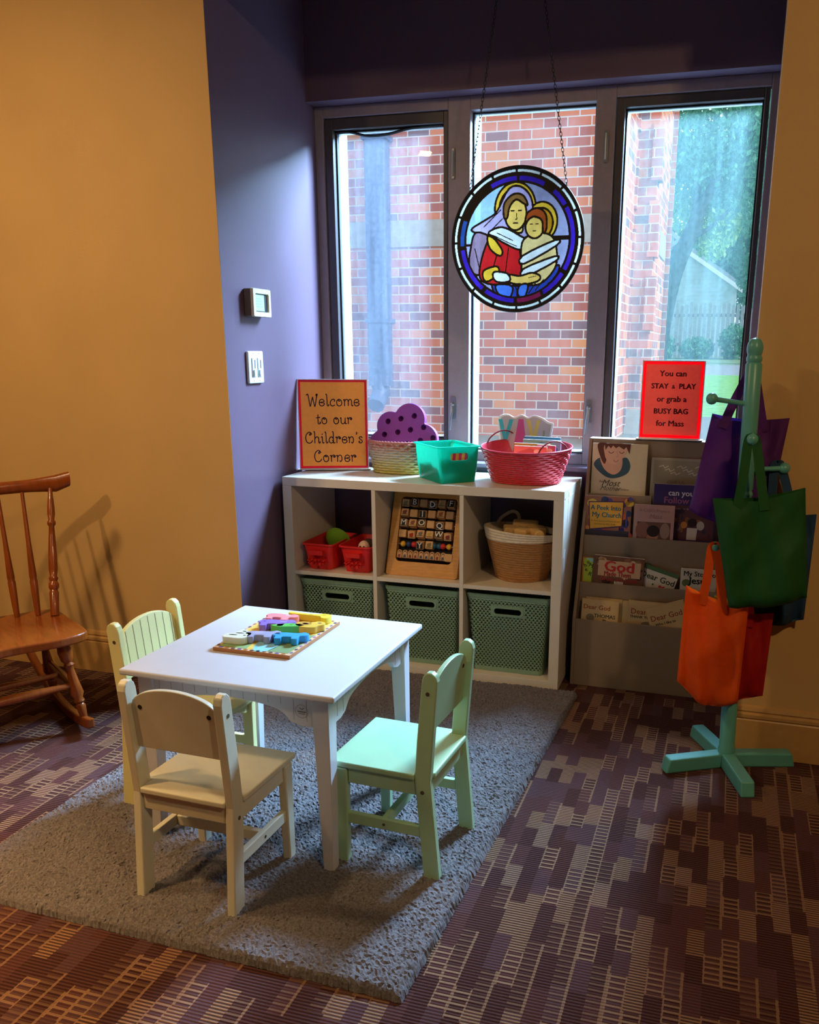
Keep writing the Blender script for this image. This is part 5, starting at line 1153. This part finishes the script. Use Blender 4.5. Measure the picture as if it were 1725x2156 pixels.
# ------------------------------------------------------------------ hanging stained glass roundel
gw = thing('stained_glass', 'round stained glass roundel of two haloed figures hanging on chains', 'stained glass', (.877, .20, 1.632), math.radians(-2)); R0 = .2455
def shapes():
    S = []   # (test function or polygon, colour) later ones on top; coordinates in a unit circle
    def P(pts, c, k=4, lead=.018): S.append((np.array(smooth_closed(pts, k) if k else pts), c, lead))
    def E(cx, cy, rx, ry, c, rot=0, lead=.018): S.append((np.array([(cx+rx*math.cos(t)*math.cos(rot)-ry*math.sin(t)*math.sin(rot), cy+rx*math.cos(t)*math.sin(rot)+ry*math.sin(t)*math.cos(rot)) for t in np.linspace(0, 2*PI, 40)[:-1]]), c, lead))
    L = 'lead'
    E(-.03, .44, .30, .34, 'gold'); E(-.03, .42, .235, .28, 'amber')
    E(.37, .24, .225, .26, 'gold'); E(.36, .22, .17, .20, 'amber')
    P([(-.30, .40), (-.12, .70), (.08, .70), (.22, .50), (.20, .1), (-.05, .0), (-.34, -.02), (-.62, .12), (-.68, .18), (-.45, .30)], 'lilac')     # veil
    P([(-.62, .12), (-.70, -.1), (-.72, -.34), (-.62, -.46), (-.50, -.40), (-.48, -.1), (-.36, .02)], 'mauve')
    P([(-.36, -.56), (-.2, -.62), (.3, -.62), (.62, -.36), (.60, -.50), (.34, -.72), (.0, -.80), (-.30, -.74)], 'robeblue')
    P([(-.56, -.46), (-.50, -.16), (-.38, .04), (-.1, .04), (.04, -.12), (.06, -.52), (-.2, -.60), (-.46, -.58)], 'red')
    P([(-.44, .06), (-.40, -.10), (-.26, -.20), (-.22, -.14), (-.34, .02)], 'gold'); P([(-.50, -.42), (-.30, -.36), (-.28, -.46), (-.46, -.56)], 'gold')
    P([(-.42, .12), (-.22, .18), (.04, .06), (.12, .0), (.06, -.12), (-.12, -.06), (-.34, .06)], 'white')
    P([(-.14, .24), (-.02, .12), (.08, .12), (.06, .26)], 'skin')
    E(-.02, .36, .155, .215, 'skin'); P([(-.19, .32), (-.19, .50), (-.06, .62), (.08, .60), (.15, .48), (.10, .50), (-.02, .56), (-.12, .46), (-.15, .32)], 'hair')
    P([(.12, -.52), (.08, -.10), (.16, .04), (.30, .08), (.48, .06), (.58, -.06), (.60, -.34), (.46, -.54), (.28, -.62)], 'cream')                      # child wrapped in cloth
    P([(.10, -.22), (.58, -.02), (.60, -.08), (.12, -.32)], 'white', 3); P([(.12, -.40), (.58, -.24), (.58, -.30), (.14, -.50)], 'white', 3)
    E(.27, .19, .135, .165, 'skin'); P([(.13, .22), (.16, .36), (.30, .42), (.42, .34), (.44, .16), (.40, .10), (.38, .26), (.26, .32), (.17, .28)], 'auburn')
    P([(-.10, -.48), (.06, -.50), (.24, -.46), (.36, -.50), (.34, -.56), (.18, -.60), (.0, -.60), (-.10, -.56)], 'skin'); P([(-.34, -.44), (-.14, -.46), (-.10, -.56), (-.30, -.56)], 'white')
    P([(.06, -.64), (.18, -.62), (.14, -.78), (.04, -.78)], 'robeblue2'); P([(-.30, -.62), (-.06, -.64), (-.10, -.80), (-.24, -.76)], 'robeblue2')
    lines = [([(-.09, .405), (-.045, .405)], .014), ([(.02, .405), (.065, .405)], .014), ([(-.01, .37), (.0, .29), (-.02, .285)], .010), ([(-.05, .235), (.015, .235)], .013), ([(.20, .215), (.235, .215)], .012), ([(.285, .215), (.32, .215)], .012), ([(.245, .12), (.29, .12)], .011), ([(-.36, .08), (-.1, -.04), (.0, -.08)], .010), ([(-.3, .11), (-.06, .0)], .010),
             ([(-.5, .2), (-.25, .42)], .012), ([(-.4, .14), (-.22, .3)], .012), ([(-.64, -.1), (-.56, -.4)], .012), ([(-.3, -.2), (-.34, -.34)], .014), ([(-.12, -.1), (-.16, -.44)], .012), ([(.0, -.65), (.06, -.78)], .012), ([(.3, -.60), (.2, -.74)], .012), ([(.42, -.55), (.3, -.70)], .012), ([(.2, -.52), (.3, -.5)], .008)]
    return S, lines
def inside(poly, X, Y):
    c = np.zeros(X.shape, bool); n_ = len(poly); j = n_-1
    for i in range(n_):
        xi, yi = poly[i]; xj, yj = poly[j]
        with np.errstate(divide='ignore', invalid='ignore'): k = ((yi > Y) != (yj > Y)) & (X < (xj-xi)*(Y-yi)/(yj-yi+1e-12)+xi)
        c ^= k; j = i
    return c
def near_line(pts, w, X, Y, closed=False):
    m_ = np.zeros(X.shape, bool); n_ = len(pts)
    for i in range(n_ if closed else n_-1):
        a, b = np.array(pts[i]), np.array(pts[(i+1) % n_]); d = b-a; L2 = (d@d)+1e-12
        t = np.clip(((X-a[0])*d[0]+(Y-a[1])*d[1])/L2, 0, 1); m_ |= (X-a[0]-t*d[0])**2+(Y-a[1]-t*d[1])**2 < (w/2)**2
    return m_
def glass_panel():
    G = 300; ax = np.linspace(-1, 1, G+1); cxs = (ax[:-1]+ax[1:])/2; X, Y = np.meshgrid(cxs, cxs); Rr = np.hypot(X, Y); A = np.degrees(np.arctan2(Y, X)) % 360
    names = ['lead', 'lavender', 'iceblue', 'gold', 'amber', 'lilac', 'mauve', 'robeblue', 'robeblue2', 'red', 'white', 'skin', 'hair', 'auburn', 'cream', 'violet', 'blue', 'deepred', 'edge']
    cols = dict(lavender='9a92a8', iceblue='9fbac4', gold='e8b030', amber='d48a1c', lilac='b39ab4', mauve='8a6a78', robeblue='2a3c8c', robeblue2='4a70c0', red='c81e1e', white='e6e0d2', skin='f2bc58', hair='8a5a2a', auburn='b0481a', cream='eec47a', violet='3a1e8a', blue='24407a', deepred='7a1a38', edge='e2e2d0')
    I = np.zeros(X.shape, int); ix = names.index
    I[Rr < .775] = ix('lavender'); I[(Rr < .775) & (X < -.1) & (Y > -.02)] = ix('iceblue')
    I[((np.abs(Y+.05) < .016) & (X < 0)) | ((np.abs(Y-.02) < .03) & (X > 0)) | (np.abs(X+.02-(Y-.8)*.1) < .014) & (Y > .6)] = 0
    rg = (Rr > .808) & (Rr < .868)
    for a0, a1, c in ((62, 88, 'violet'), (91, 118, 'violet'), (330, 390, 'violet'), (300, 326, 'violet'), (160, 184, 'blue'), (188, 232, 'violet'), (236, 268, 'violet'), (272, 297, 'deepred'), (33, 50, 'violet')): I[rg & (((A-a0) % 360) < a1-a0)] = ix(c)
    e = (Rr > .922) & (Rr < .954); I[e & ((A % 22.5) > 2.2)] = ix('edge')
    S, lines = shapes()
    for poly, c, lead in S:
        I[near_line(poly, lead*2.4, X, Y, True) & (Rr < .79)] = 0; I[inside(poly, X, Y) & ~near_line(poly, lead*.9, X, Y, True) & (Rr < .78)] = ix(c)
    for pts, w in lines: I[near_line(pts, w*1.3, X, Y)] = 0
    keep = Rr < .985; vid = -np.ones((G+1, G+1), int); vs = []; fs = []; mi = []
    for j in range(G):
        for i in range(G):
            if keep[j, i]:
                q = []
                for (a, b) in ((j, i), (j, i+1), (j+1, i+1), (j+1, i)):
                    if vid[a, b] < 0: vid[a, b] = len(vs); vs.append((ax[b]*R0, 0, ax[a]*R0))
                    q.append(int(vid[a, b]))
                fs.append(tuple(q)); mi.append(int(I[j, i]))
    me = bpy.data.meshes.new('leaded_glass'); me.from_pydata(vs, [], fs)
    for nm in names:
        if nm == 'lead': me.materials.append(mat('lead_came', '17120f', .6)); continue
        m = newmat('glass_'+nm); n = NT(m); l = tuple(.33*x for x in lin(cols[nm])); f = n.noise(n.coord(), 22, 4, .6)
        c = n.ramp(f, [(.25, tuple(x*.72 for x in l)), (.7, tuple(min(1, x*1.12) for x in l))])
        tl = n.node('ShaderNodeBsdfTranslucent'); n.l.new(c, tl.inputs[0]); tp = n.node('ShaderNodeBsdfTransparent'); n.l.new(c, tp.inputs[0])
        gg = n.node('ShaderNodeBsdfGlossy'); gg.inputs['Roughness'].default_value = .15
        x1 = n.node('ShaderNodeMixShader'); x1.inputs[0].default_value = .28; n.l.new(tl.outputs[0], x1.inputs[1]); n.l.new(tp.outputs[0], x1.inputs[2])
        x2 = n.node('ShaderNodeMixShader'); x2.inputs[0].default_value = .03; n.l.new(x1.outputs[0], x2.inputs[1]); n.l.new(gg.outputs[0], x2.inputs[2]); n.l.new(x2.outputs[0], n.out.inputs[0])
        me.materials.append(m)
    me.polygons.foreach_set('material_index', mi); o = bpy.data.objects.new('leaded_glass', me); COL.objects.link(o); o.parent = gw
glass_panel()
LEAD = mat('dark_metal_rim', '1c1613', .5, .4, metal=.3)
MB().tube([(R0*.985*math.cos(2*PI*k/96), 0, R0*.985*math.sin(2*PI*k/96)) for k in range(96)], .006, 8, True).build('rim', LEAD, gw, smooth=80)
def chain(p0, p1):
    p0, p1 = Vector(p0), Vector(p1); L = (p1-p0).length; k = int(L/.0125); d = (p1-p0).normalized(); b = MB()
    side = d.cross(Vector((0, 1, 0))).normalized(); fw = d.cross(side)
    for i in range(k):
        c = p0.lerp(p1, (i+.5)/k); w = side if i % 2 else fw
        b.tube([c+d*.0085*math.cos(t)+w*.0042*math.sin(t) for t in np.linspace(0, 2*PI, 11)[:-1]], .0011, 5, True)
    b.build('chain', mat('dark_chain', '2a2624', .4, .5, metal=.7), gw, smooth=80)
chain((-.178, 0, .17), (-.042, -.004, 1.047)); chain((.178, 0, .17), (.033, -.004, 1.047))
